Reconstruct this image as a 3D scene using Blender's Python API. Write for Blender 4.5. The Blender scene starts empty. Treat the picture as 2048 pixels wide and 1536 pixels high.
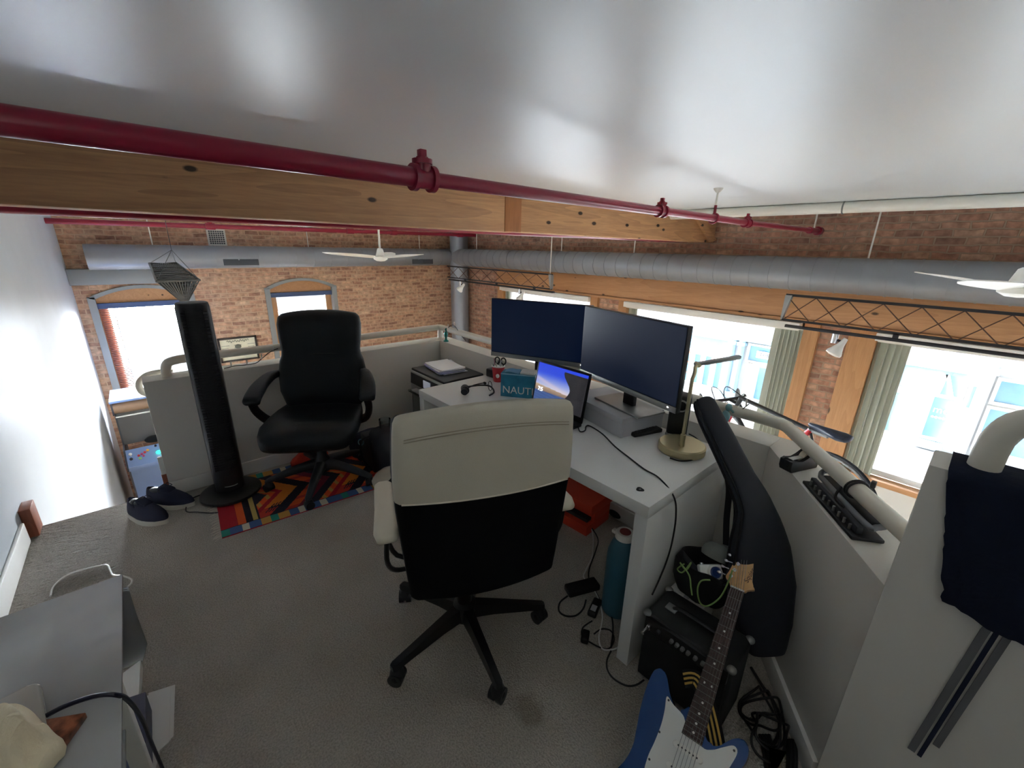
import bpy, bmesh, math, random
from math import sin, cos, pi, radians, sqrt, atan2, hypot
from mathutils import Vector, Matrix, Euler
random.seed(7)
SC = bpy.context.scene
COL = SC.collection
V = Vector

# ------------------------------------------------------------------ camera
EYE = 1.56
F_PX = 836.385
YAW, PIT, ROL = radians(41.63401), radians(18.01283), radians(1.31917)
_f = V((cos(PIT)*sin(YAW), cos(PIT)*cos(YAW), -sin(PIT)))
_r = _f.cross(V((0, 0, 1))).normalized(); _u = _r.cross(_f)
_c, _s = cos(ROL), sin(ROL)
RIGHT, UP, FWD = _c*_r + _s*_u, -_s*_r + _c*_u, _f
cam = bpy.data.objects.new('camera', bpy.data.cameras.new('camera'))
COL.objects.link(cam)
cam.matrix_world = Matrix(((RIGHT.x, UP.x, -FWD.x, 0), (RIGHT.y, UP.y, -FWD.y, 0), (RIGHT.z, UP.z, -FWD.z, EYE), (0, 0, 0, 1)))
cam.data.sensor_fit = 'HORIZONTAL'; cam.data.sensor_width = 36
cam.data.lens = F_PX/2048*36
cam.data.clip_start = 0.02; cam.data.clip_end = 200
SC.camera = cam

# surveying helpers: a sight line from the eye met with a real plane of the room
def sight(x, y): return RIGHT*((x-1024)/F_PX) - UP*((y-768)/F_PX) + FWD
def on_z(x, y, z=0.0):
    d = sight(x, y); t = (z-EYE)/d.z; return V((d.x*t, d.y*t, z))
def on_x(x, y, X):
    d = sight(x, y); t = X/d.x; return V((X, d.y*t, EYE+d.z*t))
def on_y(x, y, Y):
    d = sight(x, y); t = Y/d.y; return V((d.x*t, Y, EYE+d.z*t))
def at_d(x, y, D): return sight(x, y)*D + V((0, 0, EYE))

# ------------------------------------------------------------------ materials
def lin(c):
    out = []
    for v in c[:3]:
        v = v/255.0
        out.append(v/12.92 if v <= 0.04045 else ((v+0.055)/1.055)**2.4)
    return (out[0], out[1], out[2], 1.0)
class NT:
    def __init__(s, m): s.t = m.node_tree; s.n = s.t.nodes; s.l = s.t.links
    def new(s, kind, **kw):
        n = s.n.new(kind)
        for k, v in kw.items(): setattr(n, k, v)
        return n
    def link(s, a, b): s.l.new(a, b)
def mat(name, rgb, rough=0.6, metal=0.0, bump=0.0, scale=200.0, var=0.0, vscale=8.0, spec=0.5, emit=None, estr=1.0, coat=0.0, sheen=0.0, stretch=None):
    m = bpy.data.materials.new(name); m.use_nodes = True
    t = NT(m); b = t.n['Principled BSDF']
    col = lin(rgb)
    b.inputs['Base Color'].default_value = col
    b.inputs['Roughness'].default_value = rough
    b.inputs['Metallic'].default_value = metal
    b.inputs['Specular IOR Level'].default_value = spec
    b.inputs['Coat Weight'].default_value = coat
    b.inputs['Sheen Weight'].default_value = sheen
    if emit:
        b.inputs['Emission Color'].default_value = lin(emit); b.inputs['Emission Strength'].default_value = estr
    tc = t.new('ShaderNodeTexCoord')
    src = tc.outputs['Object']
    if stretch:
        mp = t.new('ShaderNodeMapping'); mp.inputs['Scale'].default_value = stretch
        t.link(src, mp.inputs['Vector']); src = mp.outputs['Vector']
    if var > 0:
        nz = t.new('ShaderNodeTexNoise'); nz.inputs['Scale'].default_value = vscale; nz.inputs['Detail'].default_value = 4
        t.link(src, nz.inputs['Vector'])
        rp = t.new('ShaderNodeValToRGB')
        rp.color_ramp.elements[0].position = 0.3; rp.color_ramp.elements[1].position = 0.7
        rp.color_ramp.elements[0].color = tuple(max(0, c*(1-var)) for c in col[:3]) + (1,)
        rp.color_ramp.elements[1].color = tuple(min(1, c*(1+var)) for c in col[:3]) + (1,)
        t.link(nz.outputs['Fac'], rp.inputs['Fac']); t.link(rp.outputs['Color'], b.inputs['Base Color'])
    if bump > 0:
        n2 = t.new('ShaderNodeTexNoise'); n2.inputs['Scale'].default_value = scale; n2.inputs['Detail'].default_value = 3
        t.link(src, n2.inputs['Vector'])
        bp = t.new('ShaderNodeBump'); bp.inputs['Strength'].default_value = bump; bp.inputs['Distance'].default_value = 0.01
        t.link(n2.outputs['Fac'], bp.inputs['Height']); t.link(bp.outputs['Normal'], b.inputs['Normal'])
    return m

def brick_mat(name, uaxis, tones, mortar, bw=0.215, bh=0.075):
    m = bpy.data.materials.new(name); m.use_nodes = True
    t = NT(m); b = t.n['Principled BSDF']; b.inputs['Roughness'].default_value = 0.9
    g = t.new('ShaderNodeNewGeometry'); sp = t.new('ShaderNodeSeparateXYZ'); t.link(g.outputs['Position'], sp.inputs[0])
    cb = t.new('ShaderNodeCombineXYZ'); t.link(sp.outputs[uaxis], cb.inputs[0]); t.link(sp.outputs['Z'], cb.inputs[1])
    # slight wobble so that courses are hand-laid
    wn = t.new('ShaderNodeTexNoise'); wn.inputs['Scale'].default_value = 5.0; wn.inputs['Detail'].default_value = 3; t.link(cb.outputs[0], wn.inputs['Vector'])
    vs = t.new('ShaderNodeVectorMath', operation='SCALE'); vs.inputs['Scale'].default_value = 0.045
    sb = t.new('ShaderNodeVectorMath', operation='SUBTRACT'); sb.inputs[1].default_value = (0.5, 0.5, 0.5); t.link(wn.outputs['Color'], sb.inputs[0])
    t.link(sb.outputs[0], vs.inputs[0])
    ad = t.new('ShaderNodeVectorMath', operation='ADD'); t.link(cb.outputs[0], ad.inputs[0]); t.link(vs.outputs[0], ad.inputs[1])
    br = t.new('ShaderNodeTexBrick'); br.offset = 0.5
    br.inputs['Color1'].default_value = (0, 0, 0, 1); br.inputs['Color2'].default_value = (1, 1, 1, 1); br.inputs['Mortar'].default_value = (0.5, 0.5, 0.5, 1)
    br.inputs['Scale'].default_value = 1.0; br.inputs['Mortar Size'].default_value = 0.009; br.inputs['Mortar Smooth'].default_value = 0.3
    br.inputs['Brick Width'].default_value = bw; br.inputs['Row Height'].default_value = bh
    t.link(ad.outputs[0], br.inputs['Vector'])
    rp = t.new('ShaderNodeValToRGB'); el = rp.color_ramp.elements
    while len(el) > 1: el.remove(el[-1])
    el[0].position = 0; el[0].color = lin(tones[0])
    tones = [tuple(c[k]*0.68 + (222, 194, 170)[k]*0.32 for k in range(3)) for c in tones]; el[0].color = lin(tones[0])
    for i, c in enumerate(tones[1:], 1):
        e = el.new(i/(len(tones)-1)); e.color = lin(c)
    t.link(br.outputs['Color'], rp.inputs['Fac'])
    # blotches within bricks
    nz = t.new('ShaderNodeTexNoise'); nz.inputs['Scale'].default_value = 14; nz.inputs['Detail'].default_value = 6; t.link(cb.outputs[0], nz.inputs['Vector'])
    r2 = t.new('ShaderNodeValToRGB'); r2.color_ramp.elements[0].position = 0.35; r2.color_ramp.elements[0].color = (0.55, 0.5, 0.48, 1); r2.color_ramp.elements[1].position = 0.65; r2.color_ramp.elements[1].color = (1.15, 1.12, 1.1, 1)
    t.link(nz.outputs['Fac'], r2.inputs['Fac'])
    mx = t.new('ShaderNodeMix', data_type='RGBA', blend_type='MULTIPLY'); mx.inputs['Factor'].default_value = 0.8
    t.link(rp.outputs['Color'], mx.inputs['A']); t.link(r2.outputs['Color'], mx.inputs['B'])
    m2 = t.new('ShaderNodeMix', data_type='RGBA'); t.link(br.outputs['Fac'], m2.inputs['Factor'])
    t.link(mx.outputs['Result'], m2.inputs['A']); m2.inputs['B'].default_value = lin(mortar)
    t.link(m2.outputs['Result'], b.inputs['Base Color'])
    iv = t.new('ShaderNodeMath', operation='SUBTRACT'); iv.inputs[0].default_value = 1; t.link(br.outputs['Fac'], iv.inputs[1])
    a2 = t.new('ShaderNodeMath', operation='MULTIPLY_ADD'); a2.inputs[1].default_value = 0.5; t.link(nz.outputs['Fac'], a2.inputs[0]); t.link(iv.outputs[0], a2.inputs[2])
    bp = t.new('ShaderNodeBump'); bp.inputs['Strength'].default_value = 0.7; bp.inputs['Distance'].default_value = 0.012
    t.link(a2.outputs[0], bp.inputs['Height']); t.link(bp.outputs['Normal'], b.inputs['Normal'])
    return m

def wood_mat(name, dark, light, axis='X', ring=6.0, rough=0.55, knots=True, offset=(0, 0, 0), knot_scale=2.2, contrast=0.22):
    m = bpy.data.materials.new(name); m.use_nodes = True
    t = NT(m); b = t.n['Principled BSDF']; b.inputs['Roughness'].default_value = rough
    g = t.new('ShaderNodeNewGeometry'); mp = t.new('ShaderNodeMapping')
    sc = {'X': (0.16, 2.2, 2.2), 'Y': (2.2, 0.16, 2.2), 'Z': (2.2, 2.2, 0.16)}[axis]
    mp.inputs['Scale'].default_value = sc; mp.inputs['Location'].default_value = offset
    t.link(g.outputs['Position'], mp.inputs['Vector'])
    n1 = t.new('ShaderNodeTexNoise'); n1.inputs['Scale'].default_value = 1.6; n1.inputs['Detail'].default_value = 2; t.link(mp.outputs[0], n1.inputs['Vector'])
    mu = t.new('ShaderNodeMath', operation='MULTIPLY'); mu.inputs[1].default_value = ring*6; t.link(n1.outputs['Fac'], mu.inputs[0])
    fr = t.new('ShaderNodeMath', operation='FRACT'); t.link(mu.outputs[0], fr.inputs[0])
    n2 = t.new('ShaderNodeTexNoise'); n2.inputs['Scale'].default_value = 40; n2.inputs['Detail'].default_value = 4; t.link(mp.outputs[0], n2.inputs['Vector'])
    av = t.new('ShaderNodeMath', operation='MULTIPLY_ADD'); av.inputs[1].default_value = 0.55; t.link(n2.outputs['Fac'], av.inputs[0])
    m3 = t.new('ShaderNodeMath', operation='MULTIPLY'); m3.inputs[1].default_value = contrast; t.link(fr.outputs[0], m3.inputs[0]); t.link(m3.outputs[0], av.inputs[2])
    rp = t.new('ShaderNodeValToRGB'); e = rp.color_ramp.elements
    e[0].position = 0.2; e[0].color = lin(light); e[1].position = 0.85; e[1].color = lin(dark)
    t.link(av.outputs[0], rp.inputs['Fac'])
    out = rp.outputs['Color']
    if knots:
        vo = t.new('ShaderNodeTexVoronoi'); vo.inputs['Scale'].default_value = knot_scale; m2 = t.new('ShaderNodeMapping')
        m2.inputs['Scale'].default_value = {'X': (0.8, 1.6, 1.6), 'Y': (1.6, 0.8, 1.6), 'Z': (1.6, 1.6, 0.8)}[axis]; m2.inputs['Location'].default_value = (3.3, 1.7, 0.4)
        t.link(g.outputs['Position'], m2.inputs['Vector']); t.link(m2.outputs[0], vo.inputs['Vector'])
        kr = t.new('ShaderNodeValToRGB'); kr.color_ramp.elements[0].position = 0.085; kr.color_ramp.elements[0].color = (1, 1, 1, 1); kr.color_ramp.elements[1].position = 0.125; kr.color_ramp.elements[1].color = (0, 0, 0, 1)
        t.link(vo.outputs['Distance'], kr.inputs['Fac'])
        mx = t.new('ShaderNodeMix', data_type='RGBA'); t.link(kr.outputs['Color'], mx.inputs['Factor']); t.link(out, mx.inputs['A']); mx.inputs['B'].default_value = lin(tuple(c*0.45 for c in dark))
        out = mx.outputs['Result']
    t.link(out, b.inputs['Base Color'])
    return m

def glass_mat(name, tint=(1, 1, 1), gloss=0.06, rough=0.0):
    m = bpy.data.materials.new(name); m.use_nodes = True
    t = NT(m); t.n.remove(t.n['Principled BSDF'])
    o = t.n['Material Output']; tr = t.new('ShaderNodeBsdfTransparent'); tr.inputs['Color'].default_value = tint + (1,)
    gl = t.new('ShaderNodeBsdfGlossy'); gl.inputs['Roughness'].default_value = rough
    mx = t.new('ShaderNodeMixShader'); fz = t.new('ShaderNodeFresnel'); fz.inputs['IOR'].default_value = 1.3
    ma = t.new('ShaderNodeMath', operation='ADD'); ma.inputs[1].default_value = gloss*0.3; ma.use_clamp = True
    t.link(fz.outputs[0], ma.inputs[0]); t.link(ma.outputs[0], mx.inputs['Fac'])
    t.link(tr.outputs[0], mx.inputs[1]); t.link(gl.outputs[0], mx.inputs[2]); t.link(mx.outputs[0], o.inputs['Surface'])
    return m

# ------------------------------------------------------------------ mesh helpers
def newbm(): return bmesh.new()
def _bev(bm, verts, w, seg=2):
    if w > 0:
        vs = set(verts); es = [e for e in bm.edges if e.verts[0] in vs and e.verts[1] in vs]
        bmesh.ops.bevel(bm, geom=es, offset=w, segments=seg, affect='EDGES', profile=0.5, clamp_overlap=True)
def hexa(bm, pts, bev=0, seg=2):
    vs = [bm.verts.new(p) for p in pts]
    for f in ((0, 3, 2, 1), (4, 5, 6, 7), (0, 1, 5, 4), (1, 2, 6, 5), (2, 3, 7, 6), (3, 0, 4, 7)):
        bm.faces.new([vs[i] for i in f])
    _bev(bm, vs, bev, seg)
def box(bm, x0, x1, y0, y1, z0, z1, bev=0, seg=2, M=None):
    pts = [V((x0, y0, z0)), V((x1, y0, z0)), V((x1, y1, z0)), V((x0, y1, z0)), V((x0, y0, z1)), V((x1, y0, z1)), V((x1, y1, z1)), V((x0, y1, z1))]
    if M: pts = [M @ p for p in pts]
    hexa(bm, pts, bev, seg)
def cbox(bm, c, s, bev=0, seg=2, rz=0.0, M=None):
    m = Matrix.Translation(V(c)) @ Matrix.Rotation(rz, 4, 'Z')
    if M: m = M @ m
    box(bm, -s[0]/2, s[0]/2, -s[1]/2, s[1]/2, -s[2]/2, s[2]/2, bev, seg, m)
def loft(bm, rings, closed=True, cap=True):
    R = [[bm.verts.new(p) for p in r] for r in rings]
    n = len(R[0])
    for a, b in zip(R[:-1], R[1:]):
        for i in range(n if closed else n-1):
            j = (i+1) % n
            try: bm.faces.new((a[i], a[j], b[j], b[i]))
            except ValueError: pass
    if cap and closed:
        bm.faces.new(list(reversed(R[0]))); bm.faces.new(R[-1])
    return R
def frame_of(d):
    d = d.normalized(); a = V((0, 0, 1)) if abs(d.z) < 0.9 else V((1, 0, 0))
    u = a.cross(d).normalized(); return u, d.cross(u)
def smooth_path(pts, n=6, closed=False):
    P = [V(p) for p in pts]; out = []; N = len(P)
    rng = range(N if closed else N-1)
    for i in rng:
        if closed: a, b, c, d = P[(i-1) % N], P[i], P[(i+1) % N], P[(i+2) % N]
        else: a, b, c, d = P[max(i-1, 0)], P[i], P[i+1], P[min(i+2, N-1)]
        for k in range(n):
            t = k/n
            out.append(0.5*((2*b) + (c-a)*t + (2*a-5*b+4*c-d)*t*t + (3*b-a-3*c+d)*t*t*t))
    if not closed: out.append(P[-1])
    return out
def tube(bm, pts, r, seg=8, smooth=0, closed=False, cap=True, flat=1.0):
    P = smooth_path(pts, smooth, closed) if smooth else [V(p) for p in pts]
    N = len(P); rings = []; u = None
    for i, p in enumerate(P):
        if closed: d = P[(i+1) % N]-P[i-1]
        else: d = P[min(i+1, N-1)]-P[max(i-1, 0)]
        if d.length < 1e-9: d = V((0, 0, 1))
        d.normalize()
        if u is None: u, v = frame_of(d)
        else:
            u = u - d*u.dot(d)
            if u.length < 1e-6: u, _ = frame_of(d)
            u.normalize(); v = d.cross(u)
        rr = r[min(len(r)-1, int(i*len(r)/N))] if isinstance(r, (list, tuple)) else r
        rings.append([p + u*cos(2*pi*k/seg)*rr + v*sin(2*pi*k/seg)*rr*flat for k in range(seg)])
    if closed:
        R = [[bm.verts.new(q) for q in rg] for rg in rings]
        for i in range(N):
            a, b = R[i], R[(i+1) % N]
            for k in range(seg):
                bm.faces.new((a[k], a[(k+1) % seg], b[(k+1) % seg], b[k]))
    else: loft(bm, rings, True, cap)
def cyl(bm, p0, p1, r0, r1=None, seg=24):
    r1 = r0 if r1 is None else r1
    p0, p1 = V(p0), V(p1); u, v = frame_of(p1-p0)
    loft(bm, [[p + u*cos(2*pi*k/seg)*r + v*sin(2*pi*k/seg)*r for k in range(seg)] for p, r in ((p0, r0), (p1, r1))])
def lathe(bm, prof, M=None, seg=32, sx=1.0, sy=1.0):
    M = M or Matrix()
    loft(bm, [[M @ V((max(r, 1e-4)*cos(2*pi*k/seg)*sx, max(r, 1e-4)*sin(2*pi*k/seg)*sy, z)) for k in range(seg)] for r, z in prof])
def prism(bm, poly, h0, h1, M=None, bev=0, seg=2):
    M = M or Matrix()
    a = [bm.verts.new(M @ V((p[0], p[1], h0))) for p in poly]; b = [bm.verts.new(M @ V((p[0], p[1], h1))) for p in poly]
    n = len(poly)
    fa = bm.faces.new(list(reversed(a))); fb = bm.faces.new(b)
    for i in range(n): bm.faces.new((a[i], a[(i+1) % n], b[(i+1) % n], b[i]))
    if bev > 0:
        es = list(fa.edges) + list(fb.edges)
        bmesh.ops.bevel(bm, geom=es, offset=bev, segments=seg, affect='EDGES', profile=0.5, clamp_overlap=True)
def rrect(w, h, r, n=5, cx=0, cy=0):
    out = []
    for (sx, sy, a0) in ((1, 1, 0), (-1, 1, pi/2), (-1, -1, pi), (1, -1, 1.5*pi)):
        for k in range(n+1):
            a = a0 + k*pi/2/n
            out.append((cx + sx*(w/2-r) + r*cos(a), cy + sy*(h/2-r) + r*sin(a)))
    return out
def ellip(bm, c, s, seg=20, rings=12, M=None):
    m = Matrix.Translation(V(c)) @ Matrix.Diagonal((s[0], s[1], s[2], 1))
    if M: m = M @ m
    bmesh.ops.create_uvsphere(bm, u_segments=seg, v_segments=rings, radius=1, matrix=m)
def bag_loft(bm, secs, n=28, e=2.6):
    """secs: (centre, u half vector, v half vector) super-ellipse rings"""
    rings = []
    for c, u, v in secs:
        c, u, v = V(c), V(u), V(v); rg = []
        for k in range(n):
            a = 2*pi*k/n; ca, sa = cos(a), sin(a)
            rg.append(c + u*(math.copysign(abs(ca)**(2/e), ca)) + v*(math.copysign(abs(sa)**(2/e), sa)))
        rings.append(rg)
    loft(bm, rings)
def text_mesh(s, size, M, depth=0.0005, align='CENTER'):
    cu = bpy.data.curves.new('lettering', 'FONT'); cu.body = s; cu.size = size; cu.align_x = align; cu.align_y = 'CENTER'; cu.extrude = depth; cu.resolution_u = 3
    ob = bpy.data.objects.new('lettering', cu); COL.objects.link(ob)
    dg = bpy.context.evaluated_depsgraph_get()
    me = bpy.data.meshes.new_from_object(ob.evaluated_get(dg))
    bpy.data.objects.remove(ob); bpy.data.curves.remove(cu)
    me.transform(M); bm = bmesh.new(); bm.from_mesh(me); bpy.data.meshes.remove(me)
    return bm
def axes(o, x, y, z): return Matrix(((x[0], y[0], z[0], o[0]), (x[1], y[1], z[1], o[1]), (x[2], y[2], z[2], o[2]), (0, 0, 0, 1)))

ROOTM = {}
def obj(name, bm, m, parent=None, smooth=40, local=False):
    me = bpy.data.meshes.new(name)
    bmesh.ops.recalc_face_normals(bm, faces=bm.faces)
    bm.to_mesh(me); bm.free()
    for x in (m if isinstance(m, (list, tuple)) else [m]): me.materials.append(x)
    o = bpy.data.objects.new(name, me); COL.objects.link(o)
    if smooth:
        me.polygons.foreach_set('use_smooth', [True]*len(me.polygons))
        me.set_sharp_from_angle(angle=radians(smooth))
    if parent is None:
        if me.vertices:
            xs = [v.co for v in me.vertices]
            c = V(((min(p.x for p in xs)+max(p.x for p in xs))/2, (min(p.y for p in xs)+max(p.y for p in xs))/2, min(p.z for p in xs)))
            me.transform(Matrix.Translation(-c)); o.location = c; ROOTM[o.name] = Matrix.Translation(c)
    else:
        o.parent = parent
        if not local: o.matrix_parent_inverse = ROOTM[parent.name].inverted()
        ROOTM[o.name] = Matrix() if not local else ROOTM[parent.name]
    return o
def tag(o, label, cat, group=None):
    o['label'] = label; o['category'] = cat
    if group: o['group'] = group
    return o
def thing(name, label, cat, loc=(0, 0, 0), M=None, group=None):
    o = bpy.data.objects.new(name, None); COL.objects.link(o); o.empty_display_size = 0.1
    M = M or Matrix.Translation(V(loc)); o.matrix_world = M; ROOTM[o.name] = M
    return tag(o, label, cat, group)
def struct(name, bm, m, smooth=40, parent=None):
    o = obj(name, bm, m, parent, smooth)
    if parent is None: o['kind'] = 'structure'
    return o
def lab(o, s): o['label'] = s; return o
def dup(root, M, label, group=None):
    """copy a thing with its parts and sub-parts"""
    r = root.copy(); COL.objects.link(r); r.matrix_world = M; r['label'] = label; ROOTM[r.name] = M
    if group: r['group'] = group
    for ch in list(root.children):
        c = ch.copy(); COL.objects.link(c); c.parent = r
        for g in list(ch.children):
            d = g.copy(); COL.objects.link(d); d.parent = c
    return r
def Mz(loc, deg): return Matrix.Translation(V(loc)) @ Matrix.Rotation(radians(deg), 4, 'Z')
WORLD, SUN_X, SUN_Y, EXPO, SCREEN, UPL, GLOW = 0.14, 8.5, 7.0, 3.52, 0.10, 0.5, 27.0
# ------------------------------------------------------------------ palette
M = {}
M['paint'] = mat('warm_white_paint', (214, 210, 201), 0.55, bump=0.04, scale=60)
M['wallw'] = mat('white_wall_paint', (202, 209, 216), 0.45, bump=0.06, scale=9, var=0.03, vscale=3)
M['ceil'] = mat('satin_ceiling_paint', (222, 228, 232), 0.36, bump=0.10, scale=1.3, spec=0.9)
M['ceil'].node_tree.nodes['Principled BSDF'].inputs['Coat Weight'].default_value = 0.6; M['ceil'].node_tree.nodes['Principled BSDF'].inputs['Coat Roughness'].default_value = 0.38
M['trim'] = mat('white_trim', (226, 224, 218), 0.45)
M['brickL'] = brick_mat('tan_brick', 'X', [(140, 92, 74), (186, 132, 102), (206, 156, 122), (216, 174, 136), (200, 146, 114), (222, 182, 146), (168, 118, 94), (230, 196, 160)], (210, 176, 144), 0.21, 0.07)
M['brickR'] = brick_mat('red_brick', 'Y', [(116, 80, 68), (168, 112, 90), (182, 128, 102), (192, 146, 118), (156, 102, 82), (198, 156, 128), (134, 92, 76), (176, 120, 98)], (172, 146, 124), 0.21, 0.07)
M['beam'] = wood_mat('pine_beam_wood', (150, 108, 74), (212, 162, 114), 'X', 2.2, 0.6, knot_scale=4.2)
M['pineY'] = wood_mat('orange_pine_header', (164, 112, 70), (196, 146, 100), 'Y', 2.0, 0.5, knot_scale=3.4)
M['pineZ'] = wood_mat('orange_pine_post', (172, 120, 74), (202, 152, 104), 'Z', 2.0, 0.5, offset=(2, 5, 1), knot_scale=2.4)
M['duct'] = mat('galvanised_duct', (146, 150, 156), 0.38, 0.3, var=0.05, vscale=2)
M['grey'] = mat('grey_metal_paint', (150, 152, 150), 0.5, 0.2)
M['red'] = mat('red_pipe_paint', (142, 22, 50), 0.3, spec=0.6)
M['white_metal'] = mat('white_enamel', (232, 230, 222), 0.35)
M['cream_rail'] = mat('cream_rail_paint', (226, 220, 204), 0.42)
M['glass'] = glass_mat('window_glass', (0.96, 0.98, 1.0))
M['darkmetal'] = mat('dark_track_metal', (42, 40, 42), 0.45, 0.4)
M['blind'] = mat('grey_green_blind', (176, 180, 166), 0.6)
M['black'] = mat('black_plastic', (20, 20, 22), 0.45)
M['softblack'] = mat('black_cloth', (17, 17, 20), 0.9, bump=0.2, scale=300)
M['chrome'] = mat('chrome', (200, 200, 200), 0.2, 1.0)

# carpet
def carpet_mat():
    m = mat('grey_beige_carpet', (150, 143, 132), 0.95, spec=0.1)
    t = NT(m); b = t.n['Principled BSDF']
    g = t.new('ShaderNodeNewGeometry')
    n1 = t.new('ShaderNodeTexNoise'); n1.inputs['Scale'].default_value = 160; n1.inputs['Detail'].default_value = 3; t.link(g.outputs['Position'], n1.inputs['Vector'])
    mp = t.new('ShaderNodeMapping'); mp.inputs['Rotation'].default_value = (0, 0, 0.9); mp.inputs['Scale'].default_value = (30, 62, 30)
    t.link(g.outputs['Position'], mp.inputs['Vector'])
    n2 = t.new('ShaderNodeTexNoise'); n2.inputs['Scale'].default_value = 1; n2.inputs['Detail'].default_value = 4; t.link(mp.outputs[0], n2.inputs['Vector'])
    n3 = t.new('ShaderNodeTexNoise'); n3.inputs['Scale'].default_value = 1.4; n3.inputs['Detail'].default_value = 3; t.link(g.outputs['Position'], n3.inputs['Vector'])
    rp = t.new('ShaderNodeValToRGB'); rp.color_ramp.elements[0].position = 0.3; rp.color_ramp.elements[0].color = lin((170, 162, 150)); rp.color_ramp.elements[1].position = 0.7; rp.color_ramp.elements[1].color = lin((202, 195, 184))
    t.link(n3.outputs['Fac'], rp.inputs['Fac'])
    r2 = t.new('ShaderNodeValToRGB'); r2.color_ramp.elements[0].position = 0.3; r2.color_ramp.elements[0].color = (0.72, 0.72, 0.72, 1); r2.color_ramp.elements[1].position = 0.7; r2.color_ramp.elements[1].color = (1.1, 1.1, 1.1, 1)
    t.link(n1.outputs['Fac'], r2.inputs['Fac'])
    mx = t.new('ShaderNodeMix', data_type='RGBA', blend_type='MULTIPLY'); mx.inputs['Factor'].default_value = 1
    t.link(rp.outputs['Color'], mx.inputs['A']); t.link(r2.outputs['Color'], mx.inputs['B'])
    # old coffee stain beside the cream chair's castor
    sv = t.new('ShaderNodeVectorMath', operation='DISTANCE'); sv.inputs[1].default_value = (0.775, 0.735, 0); t.link(g.outputs['Position'], sv.inputs[0])
    sn = t.new('ShaderNodeTexNoise'); sn.inputs['Scale'].default_value = 14; sn.inputs['Detail'].default_value = 3; t.link(g.outputs['Position'], sn.inputs['Vector'])
    sm = t.new('ShaderNodeMath', operation='MULTIPLY_ADD'); sm.inputs[1].default_value = 0.14; t.link(sn.outputs['Fac'], sm.inputs[0]); t.link(sv.outputs['Value'], sm.inputs[2])
    ss = t.new('ShaderNodeMapRange'); ss.inputs['From Min'].default_value = 0.10; ss.inputs['From Max'].default_value = 0.15; ss.inputs['To Min'].default_value = 0.45; ss.inputs['To Max'].default_value = 0.0; t.link(sm.outputs[0], ss.inputs['Value'])
    ms = t.new('ShaderNodeMix', data_type='RGBA'); t.link(ss.outputs[0], ms.inputs['Factor']); t.link(mx.outputs['Result'], ms.inputs['A']); ms.inputs['B'].default_value = lin((112, 98, 78))
    t.link(ms.outputs['Result'], b.inputs['Base Color'])
    # crushed, matted pile is strongest in the trodden strip by the white wall
    sx = t.new('ShaderNodeSeparateXYZ'); t.link(g.outputs['Position'], sx.inputs[0])
    mr = t.new('ShaderNodeMapRange'); mr.inputs['From Min'].default_value = -0.36; mr.inputs['From Max'].default_value = -0.28; mr.inputs['To Min'].default_value = 4.5; mr.inputs['To Max'].default_value = 0.45
    t.link(sx.outputs['X'], mr.inputs['Value'])
    mm = t.new('ShaderNodeMath', operation='MULTIPLY'); t.link(n2.outputs['Fac'], mm.inputs[0]); t.link(mr.outputs[0], mm.inputs[1])
    ad = t.new('ShaderNodeMath', operation='MULTIPLY_ADD'); ad.inputs[1].default_value = 0.5; t.link(n1.outputs['Fac'], ad.inputs[0]); t.link(mm.outputs[0], ad.inputs[2])
    bp = t.new('ShaderNodeBump'); bp.inputs['Strength'].default_value = 0.85; bp.inputs['Distance'].default_value = 0.022
    t.link(ad.outputs[0], bp.inputs['Height']); t.link(bp.outputs['Normal'], b.inputs['Normal'])
    return m
M['carpet'] = carpet_mat()

# ------------------------------------------------------------------ room shell
XW, YW, ZC, ZF = 5.95, 8.8, 2.0, -2.6
bm = newbm(); prism(bm, [(-0.7, -4), (1.39, -4), (1.39, -0.06), (2.10, 0.44), (2.10, 3.33), (-0.08, 3.33), (-0.08, 3.25), (-0.7, 3.25)], -0.3, 0.0)
struct('floor', bm, M['carpet'], 0)
bm = newbm(); box(bm, -0.9, XW+0.3, -4.2, YW+0.3, ZF-0.2, ZF)
M['lowfloor'] = wood_mat('pale_floor_boards', (176, 150, 118), (206, 184, 152), 'Y', 2, 0.35, knots=False)
struct('floor_lower', bm, M['lowfloor'], 0)
bm = newbm(); box(bm, -0.9, XW+0.3, -4.2, YW+0.3, ZC, ZC+0.2)
struct('ceiling', bm, M['ceil'], 0)
bm = newbm(); box(bm, -0.9, -0.7, -4.2, YW, ZF, ZC)
struct('wall_left', bm, M['wallw'], 0)
bm = newbm(); box(bm, -0.7, XW, -4.2, -4.0, ZF, ZC)
struct('wall_behind', bm, M['wallw'], 0)

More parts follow.
